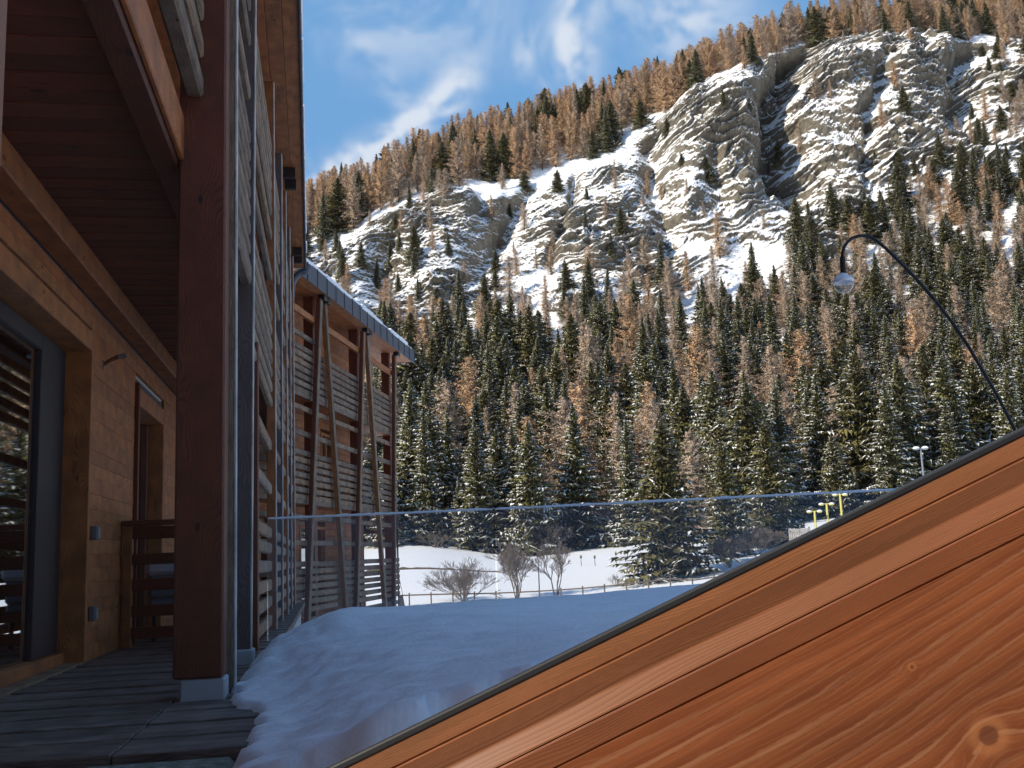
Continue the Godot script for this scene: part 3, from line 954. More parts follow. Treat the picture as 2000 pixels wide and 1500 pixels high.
	for k in 5:
		var p0: Vector3 = prof[k]
		var p1: Vector3 = prof[(k + 1) % 5]
		var a := p0 + Vector3(0, 0, -20.8)
		var b := p1 + Vector3(0, 0, -20.8)
		var c := p1 + Vector3(0, 0, -0.5)
		var e := p0 + Vector3(0, 0, -0.5)
		for q in [a, b, c, a, c, e]: st.add_vertex(q)
	for zz in [-20.8, -0.5]:
		for tri in [[0, 1, 4], [1, 2, 3], [1, 3, 4]]:
			for k in tri: st.add_vertex(prof[k] + Vector3(0, 0, zz))
	st.generate_normals()
	rs = st.commit()
	put(roof, "roof_slope", rs, mats["sheet metal"])
	s = 0.5
	i = 0
	while s < 20.5:
		block(roof, "fascia_panel", Vector3(-0.018, 6.72, -s - 0.62), Vector3(0.012 + 0.002 * (i % 2), 7.10, -s), mats["sheet metal"], 2, 0.008)
		if (i * 7) % 5 != 0:
			block(roof, "snow", Vector3(-0.2, 7.09, -s - 0.60 + 0.1 * sin(i * 3.0)), Vector3(0.03, 7.16 + 0.02 * sin(i * 2.0), -s - 0.02), mats["snow"], 2, 0.03)
		s += 0.636
		i += 1
	# steel brackets under the eaves
	for bs in [9.6, 10.1, 15.25, 15.75, 19.35, 19.85]:
		block(h, "bracket", Vector3(-0.60, 6.58, -bs - 0.09), Vector3(-0.42, 6.735, -bs), mats["black steel"], 0, 0.005)
	# end of the gutter with its elbow
	var gut := []
	var gr := []
	for k in 9:
		var a := k / 8.0 * PI * 0.5
		gut.append(Vector3(-0.37 - 0.30 * sin(a), 6.72 - 0.34 * (1.0 - cos(a)) * 1.2, -20.95))
		gr.append(0.075)
	gut.push_front(Vector3(-0.33, 6.86, -20.95))
	gr.push_front(0.075)
	gut.append(Vector3(-0.70, 5.9, -20.95))
	gr.append(0.07)
	gut.append(Vector3(-0.70, -0.05, -20.95))
	gr.append(0.07)
	put(h, "gutter_pipe", tube(gut, gr, 12).commit(), mats["sheet metal"])

# ---------------------------------------------------------------- far house
func build_far_house() -> void:
	var h := thing("timber_house", "three storey larch house with splayed struts and weathered slats beyond the balustrade", "house", Vector3(-4.32, 0, -22.96), -7.25)
	var W := -0.75
	var end := 5.85
	block(h, "body", Vector3(-6.5, -4.0, -end + 0.05), Vector3(W - 0.28, 6.85, 9.0), mats["plaster"], 2, 0.0)
	# boarding, open for the windows: [from, to, low, high]
	var wins := [[0.55, 2.45, -0.1, 1.62], [2.15, 3.35, 2.35, 3.95], [-2.6, -0.9, -0.1, 1.62]]
	var y := -3.55
	var i := 0
	while y < 6.85:
		var b := 0.165
		var cuts := []
		for w in wins:
			if y + b > w[2] and y < w[3]: cuts.append([w[0], w[1]])
		cuts.sort_custom(func(p, q): return p[0] < q[0])
		var s := -6.0
		for c in cuts + [[end, end]]:
			if c[0] > s + 0.02:
				block(h, "wall_plank", Vector3(W - 0.27, y, -c[0]), Vector3(W + 0.003 * (i % 2), y + b - 0.004, -s), pick("honey larch", (i * 3 + int(s + 7.0)) % 5), 2, 0.004)
			s = c[1]
		y += b
		i += 1
	block(h, "corner_board", Vector3(W - 0.27, -3.55, -end - 0.03), Vector3(W + 0.012, 6.85, -end - 0.001), pick("honey larch", 3), 1)
	block(h, "gable_wall", Vector3(-6.4, -3.55, -end), Vector3(W - 0.29, 6.85, -end + 0.04), pick("honey larch", 1), 0)
	for w in wins:
		var f := Node3D.new()
		f.name = "window"
		h.add_child(f, true)
		block(f, "frame", Vector3(W - 0.15, w[2] + 0.005, -w[0] - 0.075), Vector3(W + 0.02, w[3] - 0.005, -w[0] - 0.004), pick("honey larch", 0), 1)
		block(f, "frame", Vector3(W - 0.15, w[2] + 0.005, -w[1] + 0.004), Vector3(W + 0.02, w[3] - 0.005, -w[1] + 0.075), pick("honey larch", 2), 1)
		block(f, "frame", Vector3(W - 0.15, w[3] - 0.08, -w[1] + 0.076), Vector3(W + 0.02, w[3] - 0.005, -w[0] - 0.076), pick("honey larch", 4), 2)
		var mid: float = (w[0] + w[1]) * 0.5
		block(f, "mullion", Vector3(W - 0.13, w[2] + 0.005, -mid - 0.05), Vector3(W - 0.04, w[3] - 0.081, -mid + 0.05), pick("honey larch", 1), 1)
		block(f, "glass", Vector3(W - 0.10, w[2] + 0.01, -mid + 0.05), Vector3(W - 0.09, w[3] - 0.081, -w[0] - 0.076), mats["coated glass"], 2, 0.0)
		block(f, "glass", Vector3(W - 0.10, w[2] + 0.01, -w[1] + 0.076), Vector3(W - 0.09, w[3] - 0.081, -mid - 0.05), mats["coated glass"], 2, 0.0)
	# balcony floors
	for fy in [2.02, 4.34]:
		for k in 4:
			block(h, "balcony_plank", Vector3(W + 0.02 + k * 0.142, fy, -6.9), Vector3(W + 0.155 + k * 0.142, fy + 0.05, 6.0), pick("honey larch", k), 2, 0.004)
		block(h, "balcony_edge", Vector3(W + 0.60, fy - 0.02, -6.95), Vector3(W + 0.64, fy + 0.14, 6.0), pick("weathered larch", 1), 2)
	# nodes: inner post, top rail, two splayed struts, steel bracket
	var nodes := [-3.6, 0.0, 3.6, 6.95]
	for k in nodes.size():
		var s: float = nodes[k]
		block(h, "post", Vector3(-0.40, -3.6, -s - 0.10), Vector3(-0.17, 6.80, -s + 0.10), pick("red larch", 2), 1, 0.01)
		far_strut(h, Vector3(0.0, 6.72, -s + 0.14), Vector3(0.0, -1.9, -s + (1.39 if k < 3 else 0.96)), k)
		if k < 3:
			far_strut(h, Vector3(0.0, 6.72, -s - 0.16), Vector3(0.0, -1.9, -s - 1.82), k + 10)
			block(h, "top_rail", Vector3(-0.155, 6.12, -nodes[k + 1] - 0.1), Vector3(-0.065, 6.26, -s - 0.11), pick("honey larch", k), 2)
		block(h, "bracket", Vector3(0.0, 6.68, -s - 0.02), Vector3(0.15, 6.795, -s + 0.22), mats["black steel"], 0, 0.01)
		if k < 3: block(h, "bracket", Vector3(0.0, 6.66, -s - 0.32), Vector3(0.15, 6.78, -s - 0.08), mats["black steel"], 0, 0.01)
	var rows := []
	for g in [[-0.22, 7], [2.15, 7], [4.46, 7]]:
		for k in g[1]: rows.append(g[0] + k * 0.158)
	rows += [1.18, 1.72, 3.52, 4.07, -0.45]
	for bay in [[-6.0, -3.6], [-3.58, 0.0], [0.02, 3.6], [3.62, 7.12]]:
		slat_rows(h, rows, -0.135, bay[0], bay[1], 0.115, 0.07)
	slat_rows(h, [5.7], -0.135, -3.58, 0.0)
	# return of slats round the open corner and the red inner frame
	block(h, "corner_post", Vector3(-2.62, -3.6, -7.05), Vector3(-2.42, 6.8, -6.85), pick("red larch", 0), 1)
	timber(h, "inner_strut", Vector3(-1.15, 6.75, -6.95), Vector3(-1.75, 4.5, -6.95), 0.26, 0.12, pick("red larch", 2), Vector3.RIGHT, 0.01)
	for ry in [1.52, 2.3, 3.2, 4.55, 5.35]:
		block(h, "inner_rail", Vector3(-2.41, ry, -7.0), Vector3(-0.41, ry + 0.09, -6.9), pick("red larch", 1), 0)
	# thin steel tie beyond the corner and its slat ends
	block(h, "steel_tie", Vector3(-0.15, -0.75, -7.30), Vector3(-0.11, 2.0, -7.26), mats["black steel"], 1, 0.0)
	for k in 7: block(h, "slat_end", Vector3(-0.18, -0.25 + k * 0.158, -7.36), Vector3(-0.10, -0.15 + k * 0.158, -7.13), pick("weathered larch", k % 4), 2)
	for k in 7: block(h, "slat_end", Vector3(-0.18, 2.11 + k * 0.158, -7.30), Vector3(-0.10, 2.20 + k * 0.158, -7.13), pick("weathered larch", k % 4), 2)
	# roof
	var roof := Node3D.new()
	roof.name = "roof"
	h.add_child(roof, true)
	var x := 0.16
	i = 0
	while x > -6.3:
		block(roof, "soffit_plank", Vector3(x - 0.21, 6.80, -8.42), Vector3(x, 6.84, 2.2), pick("honey larch", (i * 2) % 5), 2, 0.005)
		x -= 0.214
		i += 1
	block(roof, "deck", Vector3(-6.4, 6.842, -8.44), Vector3(0.168, 7.16, 2.2), mats["sheet metal"], 2, 0.0)
	var s := -2.2
	i = 0
	while s < 8.3:
		block(roof, "fascia_panel", Vector3(0.17, 6.79, -s - 0.665), Vector3(0.194 + 0.002 * (i % 2), 7.2, -s), mats["sheet metal"], 2, 0.006)
		block(roof, "seam", Vector3(0.17, 6.788, -s - 0.680), Vector3(0.213, 7.205, -s - 0.666), mats["sheet metal"], 1, 0.003)
		s += 0.681
		i += 1
	x = 0.17
	while x > -6.2:
		block(roof, "fascia_panel", Vector3(x - 0.665, 6.79, -8.475), Vector3(x, 7.2, -8.443), mats["sheet metal"], 0, 0.006)
		x -= 0.68
	s = -2.2
	i = 0
	while s < 8.4:
		block(roof, "snow", Vector3(-6.3, 7.165, -minf(s + 1.0, 8.47)), Vector3(0.21 - 0.03 * sin(i * 2.0), 7.27 + 0.02 * sin(i * 1.7), -s), mats["snow"], 2, 0.05)
		s += 0.99
		i += 1

func far_strut(h: Node3D, p: Vector3, q: Vector3, k: int) -> void:
	var st := timber(h, "strut", p, q, 0.09, 0.155, pick("red larch", 2) if k < 10 else pick("honey larch", 3), Vector3.RIGHT, 0.01)
	put(st, "weathered_face", cbox(Vector3(0.02, 0.157, p.distance_to(q)), 2, 0.004), pick("weathered larch", k), Transform3D(Basis(), Vector3(0.055, 0, 0)))

# ---------------------------------------------------------------- balustrade
func build_balustrade() -> void:
	var b := thing("glass_balustrade", "frameless glass balustrade with a rim of snow along its top edge, round the snowy terrace", "balustrade", Vector3(-1.93, 0, -8.33), 0.0)
	# corners of each pane in plan, relative to the house corner of the balustrade
	var o := Vector3(-1.93, 0, -8.33)
	var panes := [[Vector3(-2.02, 0, -8.33), Vector3(-0.193, 0, -8.30)], [Vector3(-0.180, 0, -8.30), Vector3(1.50, 0, -8.06)], [Vector3(1.513, 0, -8.058), Vector3(3.20, 0, -7.80)], [Vector3(3.23, 0, -7.80), Vector3(4.9, 0, -7.5)]]
	var noise := fbm(401, 5.0, 4)
	for k in panes.size():
		var p: Vector3 = panes[k][0] - o
		var q: Vector3 = panes[k][1] - o
		var low := 0.0
		var dir := (q - p).normalized()
		var side := dir.cross(Vector3.UP)
		var len := p.distance_to(q)
		var bas := Basis(dir, Vector3.UP, dir.cross(Vector3.UP))
		var g := put(b, "glass_panel", cbox(Vector3(len, 1.10 - low, 0.0175), 0, 0.0), mats["glass"], Transform3D(bas, (p + q) * 0.5 + Vector3(0, low + (1.10 - low) * 0.5, 0)))
		# the snow caught on the edge: an uneven bead
		var pts := []
		var rr := []
		var n := int(len / 0.03)
		for j in n + 1:
			var f := float(j) / n
			var wv := noise.get_noise_2d(f * len * 6.0 + k * 31.0, 3.0)
			pts.append(p.lerp(q, f) + Vector3(0, 1.106 + wv * 0.004, 0) + side * noise.get_noise_2d(f * len * 9.0, k * 9.0) * 0.004)
			rr.append((0.0095 + wv * 0.004) * clampf(minf(j, n - j) / 2.0 + 0.25, 0.0, 1.0))
		put(b, "snow_rim", tube(pts, rr, 7).commit(), mats["snow"])
	for k in 3:
		var e: Vector3 = (panes[k][1] + panes[k + 1][0]) * 0.5 - o
		put(b, "clamp", cbox(Vector3(0.05, 0.014, 0.03), 0, 0.003), mats["black steel"], Transform3D(Basis(), e + Vector3(0, 0.80, 0)))

# ---------------------------------------------------------------- slanting window frame close by
func build_window_frame() -> void:
	var f := thing("glazed_screen", "slanting planed larch frame with black gasket and a broad knotty board, holding a clear pane", "glazed screen", Vector3(0, 0, -1.3))
	# the sill rises to the right; e runs along it, n is square to it in the plane of the screen, z stands out towards the room side
	var a := Vector3(-0.243, 0.485, 0)   # two points of the upper edge of the gasket, in the plane of the pane
	var b := Vector3(0.649, 0.864, 0)
	var e := (b - a).normalized()
	var n := Vector3(-e.y, e.x, 0)
	var p0 := a - e * 0.7
	var p1 := b + e * 0.9
	var bas := Basis(e, n, e.cross(n))
	var mid := (p0 + p1) * 0.5
	var len := p0.distance_to(p1)
	# strip(called, from, to (below the edge), back, front, material)
	var strip := func(called: String, t0: float, t1: float, z0: float, z1: float, m: Material, bevel: float) -> void:
		put(f, called, cbox(Vector3(len, t1 - t0, z1 - z0), 0, bevel), m, Transform3D(bas, mid - n * (t0 + t1) * 0.5 + Vector3(0, 0, (z0 + z1) * 0.5)))
	strip.call("gasket", 0.0, 0.0085, -0.012, 0.008, mats["rubber"], 0.003)
	strip.call("glazing_bead", 0.0072, 0.0336, -0.03, 0.006, pick("planed larch", 0), 0.002)
	# moulded rail: a flat, then a slope that turns to the light
	var prof := [[0.0338, 0.0], [0.0338, 0.0105], [0.0349, 0.0120], [0.060, 0.0080], [0.062, 0.0085], [0.0815, 0.0185], [0.0835, 0.0190], [0.0837, -0.02]]
	var st := SurfaceTool.new()
	st.begin(Mesh.PRIMITIVE_TRIANGLES)
	for k in prof.size() - 1:
		var u0: Vector3 = p0 - n * prof[k][0] + Vector3(0, 0, prof[k][1])
		var u1: Vector3 = p0 - n * prof[k + 1][0] + Vector3(0, 0, prof[k + 1][1])
		var w0: Vector3 = u0 + e * len
		var w1: Vector3 = u1 + e * len
		var nn: Vector3 = (u1 - u0).cross(e).normalized()
		if nn.dot(Vector3(0, 0.3, 1)) < 0.0: nn = -nn
		var quad := [[u0, 0.0, prof[k][0]], [w0, len, prof[k][0]], [w1, len, prof[k + 1][0]], [u1, 0.0, prof[k + 1][0]]]
		var order := [0, 1, 2, 0, 2, 3]
		if (w0 - u0).cross(w1 - u0).dot(nn) > 0.0: order = [0, 2, 1, 0, 3, 2]
		for j in order:
			st.set_normal(nn)
			st.set_uv(Vector2(quad[j][1] * 0.7, quad[j][2] * 0.9 + 0.031))
			st.add_vertex(quad[j][0])
	st.generate_tangents()
	put(f, "rail", st.commit(), pick("planed larch", 1))
	strip.call("lining", 0.0832, 0.0870, -0.03, -0.012, mats["rubber"], 0.0)
	strip.call("lower_rail", 0.0853, 0.1140, -0.03, 0.020, pick("planed larch", 3), 0.002)
	# the broad board below
	var bw := 0.62
	var origin := a - e * 0.45
	var board_len := 1.9
	st = SurfaceTool.new()
	st.begin(Mesh.PRIMITIVE_TRIANGLES)
	var corners := []
	for z in [0.022, -0.03]:
		for c in [[0.0, 0.0], [1.0, 0.0], [1.0, 1.0], [0.0, 1.0]]:
			corners.append(origin + e * board_len * c[0] - n * (0.1150 + bw * c[1]) + Vector3(0, 0, z))
	var uv := [Vector2(0, 0), Vector2(1, 0), Vector2(1, 1), Vector2(0, 1)]
	for fc in [[0, 1, 2, 3], [4, 5, 6, 7], [0, 1, 5, 4], [1, 2, 6, 5], [2, 3, 7, 6], [3, 0, 4, 7]]:
		var ctr := Vector3.ZERO
		for c in corners: ctr += c / 8.0
		var nn: Vector3 = (corners[fc[1]] - corners[fc[0]]).cross(corners[fc[2]] - corners[fc[0]]).normalized()
		var fcenter: Vector3 = (corners[fc[0]] + corners[fc[2]]) * 0.5
		var order := [0, 2, 1, 0, 3, 2]
		if nn.dot(fcenter - ctr) < 0.0:
			nn = -nn
			order = [0, 1, 2, 0, 2, 3]
		for j in order:
			st.set_normal(nn)
			st.set_uv(uv[fc[j] % 4])
			st.add_vertex(corners[fc[j]])
	st.generate_tangents()
	put(f, "board", st.commit(), mats["planed larch panel"])
	# pane, side stile and head of the screen
	var left := -0.69
	var head := 1.95
	put(f, "pane", polygon_mesh([Vector3(left, a.y + (left - a.x) * e.y / e.x, -0.004), p1 + Vector3(0, 0, -0.004), Vector3(p1.x, head, -0.004), Vector3(left, head, -0.004)], Vector3.BACK), mats["clear pane"])
	block(f, "stile", Vector3(left - 0.06, -0.6, -0.03), Vector3(left + 0.004, head, 0.015), pick("planed larch", 2), 1, 0.004)
	block(f, "head", Vector3(left - 0.06, head, -0.03), Vector3(p1.x, head + 0.09, 0.015), pick("planed larch", 2), 0, 0.004)

# ---------------------------------------------------------------- unseen wing, added so the pane has something dark to mirror
func build_added_wing() -> void:
	var h := thing("timber_house", "added red boarded wing out of view, giving the glazed screen a dark reflection", "house", Vector3(0.5, -4.0, 3.6))
	block(h, "body", Vector3(-5.0, 0.0, 0.05), Vector3(5.5, 10.4, 4.5), mats["plaster"], 0, 0.0)
	for i in 46:
		block(h, "wall_plank", Vector3(-5.0, 3.0 + i * 0.16, 0.0), Vector3(5.5, 3.156 + i * 0.16, 0.048), pick("red larch", (i * 3) % 4), 0, 0.004)
	block(h, "roof", Vector3(-5.2, 10.4, -0.3), Vector3(5.7, 10.7, 4.7), mats["sheet metal"], 0, 0.02)

# ---------------------------------------------------------------- trees
class Cloud:
	var v := PackedVector3Array()
	var n := PackedVector3Array()
	var c := PackedColorArray()
	func tri(a: Vector3, b: Vector3, d: Vector3, nn: Vector3, col: Color) -> void:
		if (b - a).cross(d - a).dot(nn) > 0.0:
			var k := b
			b = d
			d = k
		v.append(a); v.append(b); v.append(d)
		n.append(nn); n.append(nn); n.append(nn)
		c.append(col); c.append(col); c.append(col)
	func mesh() -> ArrayMesh:
		var arr := []
		arr.resize(Mesh.ARRAY_MAX)
		arr[Mesh.ARRAY_VERTEX] = v
		arr[Mesh.ARRAY_NORMAL] = n
		arr[Mesh.ARRAY_COLOR] = c
		var m := ArrayMesh.new()
		m.add_surface_from_arrays(Mesh.PRIMITIVE_TRIANGLES, arr)
		return m

# one metre of height stands for the whole tree; scaled where it is planted
func spruce_meshes(seed_: int, fat: float, snowy: float, taper: float, hue: float) -> Array:
	var r := RandomNumberGenerator.new()
	r.seed = seed_
	var green := Cloud.new()
	var snow := Cloud.new()
	var uneven := fbm(seed_, 1.3, 2)
	var boughs := 340
	for b in boughs:
		var f := pow((b + r.randf()) / boughs, 1.12)
		var y := 0.03 + 0.95 * f
		var a := b * 2.39996 + r.randf_range(-0.5, 0.5)
		var out := Vector3(cos(a), 0, sin(a))
		var lump := 1.0 + uneven.get_noise_3d(out.x * 1.2, y * 5.0, out.z * 1.2) * 0.75
		var l := fat * (pow(1.0 - f, taper) * 0.96 + 0.025) * lump * r.randf_range(0.72, 1.12)
		if r.randf() < 0.05: continue
		var side := Vector3(-sin(a), 0, cos(a))
		var droop := lerpf(0.85, -0.45, smoothstep(0.10, 0.97, f)) * r.randf_range(0.5, 1.25)
		var tone := r.randf_range(0.72, 1.28)
		var base_col := Color(0.122, 0.122, 0.042).lerp(Color(0.150, 0.135, 0.050), clampf(hue + r.randf_range(-0.4, 0.4), 0.0, 1.0)) * tone
		var laden := snowy * r.randf_range(0.25, 1.3)
		var steps := 3 + int(l / 0.024)
		for k in steps:
			var g := (k + r.randf_range(0.3, 0.9)) / steps
			var p := Vector3(0, y, 0) + out * l * g + Vector3(0, -droop * l * (g - g * g * 0.55), 0)
			var wd := (l * 0.34 * (1.1 - g * 0.7) + 0.005) * r.randf_range(0.7, 1.2)
			var lg := l * 1.2 / steps + 0.006
			for sd in [-1.0, 1.0]:
				var ss: float = sd
				var tip := p + out * lg * r.randf_range(0.5, 1.3) + side * ss * wd * r.randf_range(0.6, 1.25) + Vector3(0, -wd * r.randf_range(0.05, 0.85), 0)
				var root2 := p - out * lg * 0.35 + side * ss * wd * 0.18 + Vector3(0, -0.002, 0)
				var root1 := p + out * lg * 0.25
				var nn := (Vector3(0, 0.70, 0) + out * 0.6 + side * ss * 0.35 + Vector3(r.randf_range(-0.35, 0.35), r.randf_range(-0.2, 0.2), r.randf_range(-0.35, 0.35))).normalized()
				green.tri(root1, root2, tip, nn, base_col * r.randf_range(0.75, 1.25))
				if r.randf() < 0.8:
					var hang := p + side * ss * wd * r.randf_range(0.1, 0.7)
					green.tri(hang - out * lg * 0.4, hang + out * lg * 0.4, hang + Vector3(0, -r.randf_range(0.010, 0.030), 0) + out * lg * r.randf_range(0.0, 0.5), (out + Vector3(0, 0.3, 0)).normalized(), base_col * r.randf_range(0.7, 1.1))
				if g > 0.2 and r.randf() < laden * (0.35 + 0.6 * g):
					var up := Vector3(0, 0.0045, 0) + out * 0.002
					snow.tri(root1.lerp(tip, r.randf_range(-0.15, 0.25)) + up, root2.lerp(tip, r.randf_range(-0.1, 0.45)) + up, root1.lerp(tip, r.randf_range(0.6, 1.05)) + up, nn, Color(0.82, 0.84, 0.87))
	for k in 5:
		var a := TAU * k / 5.0
		green.tri(Vector3(0, 0.93, 0), Vector3(cos(a) * 0.012, 0.945, sin(a) * 0.012), Vector3(0, 1.0, 0), Vector3(cos(a), 0.4, sin(a)).normalized(), Color(0.09, 0.09, 0.035))
	var trunk := tube([Vector3(0, -0.03, 0), Vector3(0, 0.4, 0), Vector3(0, 0.96, 0)], [0.017, 0.012, 0.002], 6).commit()
	return [trunk, green.mesh(), snow.mesh()]

func larch_meshes(seed_: int, fat: float, snowy: float, warm: float, taper: float) -> Array:
	var r := RandomNumberGenerator.new()
	r.seed = seed_
	var twigs := Cloud.new()
	var snow := Cloud.new()
	var uneven := fbm(seed_, 1.3, 2)
	var boughs := 230
	var bark := Color(0.17, 0.135, 0.11)
	for b in boughs:
		var f := (b + r.randf()) / boughs
		var y := 0.08 + 0.90 * f
		var a := b * 2.39996 + r.randf_range(-0.6, 0.6)
		var out := Vector3(cos(a), 0, sin(a))
		var side := Vector3(-sin(a), 0, cos(a))
		var lump := 1.0 + uneven.get_noise_3d(out.x * 1.1, y * 4.0, out.z * 1.1) * 1.0
		var l := fat * (pow(1.0 - f, taper) * 0.94 + 0.035) * lump * r.randf_range(0.6, 1.15)
		if f < 0.12: l *= 0.75
		if r.randf() < 0.10: continue
		var rise := lerpf(-0.35, 0.6, f) * r.randf_range(0.4, 1.4)
		var tone := r.randf_range(0.78, 1.22)
		var col := Color(0.43, 0.345, 0.265).lerp(Color(0.58, 0.375, 0.215), clampf(warm + r.randf_range(-0.3, 0.3), 0, 1)) * tone
		var laden := snowy * r.randf_range(0.2, 1.4)
		var start := Vector3(0, y, 0)
		var end := start + out * l + Vector3(0, rise * l, 0)
		twigs.tri(start, start + Vector3(0, -0.004, 0), end, side, bark)
		twigs.tri(start + side * 0.0025, start - side * 0.0025, end, Vector3.UP, bark)
		var steps := 4 + int(l / 0.018)
		for k in steps:
			var g := (k + r.randf()) / steps
			var p := start.lerp(end, g) + Vector3(0, sin(g * PI) * -0.07 * l, 0)
			for q in 3:
				var dir := (side * r.randf_range(-1, 1) + out * r.randf_range(-0.1, 0.9) + Vector3(0, r.randf_range(-0.8, 0.3), 0)).normalized()
				var ll := r.randf_range(0.014, 0.042) * (1.2 - f * 0.55)
				var wdt := dir.cross(Vector3(r.randf_range(-1, 1), r.randf_range(-1, 1), r.randf_range(-1, 1))).normalized() * r.randf_range(0.0016, 0.0036)
				var nn := (Vector3(0, 0.55, 0) + out * 0.75 + Vector3(r.randf_range(-0.5, 0.5), r.randf_range(-0.3, 0.3), r.randf_range(-0.5, 0.5))).normalized()
				var t := p + dir * ll
				twigs.tri(p - wdt, p + wdt, t, nn, col * r.randf_range(0.7, 1.3))
				if q < 2: twigs.tri(p + dir * ll * 0.3, t + wdt * 1.2, t - wdt * 1.2, nn, col * r.randf_range(0.7, 1.3))
			if r.randf() < laden * 0.75:
				var s := side * r.randf_range(0.0035, 0.008)
				var e := (end - start).normalized() * r.randf_range(0.010, 0.028) + side * r.randf_range(-0.008, 0.008)
				var c := p + Vector3(0, 0.003, 0)
				snow.tri(c - s, c + s, c + e, (Vector3.UP + out * 0.5).normalized(), Color(0.82, 0.84, 0.87))
	var trunk := tube([Vector3(0, -0.03, 0), Vector3(0.004, 0.45, 0.003), Vector3(0, 0.99, 0)], [0.015, 0.010, 0.0015], 6).commit()
	return [trunk, twigs.mesh(), snow.mesh()]

func joined(parts: Array, mt: Material, mc: Material, ms: Material) -> ArrayMesh:
	var m := ArrayMesh.new()
	var k := 0
	for p in parts:
		m.add_surface_from_arrays(Mesh.PRIMITIVE_TRIANGLES, (p as ArrayMesh).surface_get_arrays(0))
		m.surface_set_material(k, [mt, mc, ms][k])
		k += 1
	return m

func wood_density(u: float, t: float, patch: float) -> float:
	if t < 1.97 or t > 7.25: return 0.0
	var d := 0.0
	if t < 4.25:
		d = 1.0
		# clearings in the lower wood
		d *= 1.0 - 0.92 * exp(-pow((u - 1030.0) / 85.0, 2.0) - pow((t - 4.0) / 0.22, 2.0))
		d *= 1.0 - 0.95 * exp(-pow((u - 1648.0) / 32.0, 2.0) - pow((t - 3.55) / 0.28, 2.0))
		d *= 1.0 - 0.9 * exp(-pow((u - 1890.0) / 50.0, 2.0) - pow((t - 4.15) / 0.14, 2.0))
	elif t < 5.0:
		var f := (t - 4.25) / 0.75
		var left := 0.55 - 0.6 * f
		var mid := 0.22 - 0.16 * f
		d = lerpf(left, mid, smoothstep(1150.0, 1330.0, u))
		d = lerpf(d, 0.95, smoothstep(1545.0, 1640.0, u))
		if u < 800.0: d *= 0.5
	elif t < 6.05:
		d = 0.035 + 0.05 * maxf(patch, 0.0)
		d += 0.8 * smoothstep(1600.0, 1950.0, u) * (1.0 - smoothstep(5.02, 5.3 + 0.3 * smoothstep(1800.0, 2000.0, u), t))
		d += 0.8 * smoothstep(1930.0, 2010.0, u)
		if u < 900.0: d += 0.08
	else:
		d = lerpf(0.35, 1.0, smoothstep(6.05, 6.3, t))
		if u < 760.0: d *= 0.7
	return d

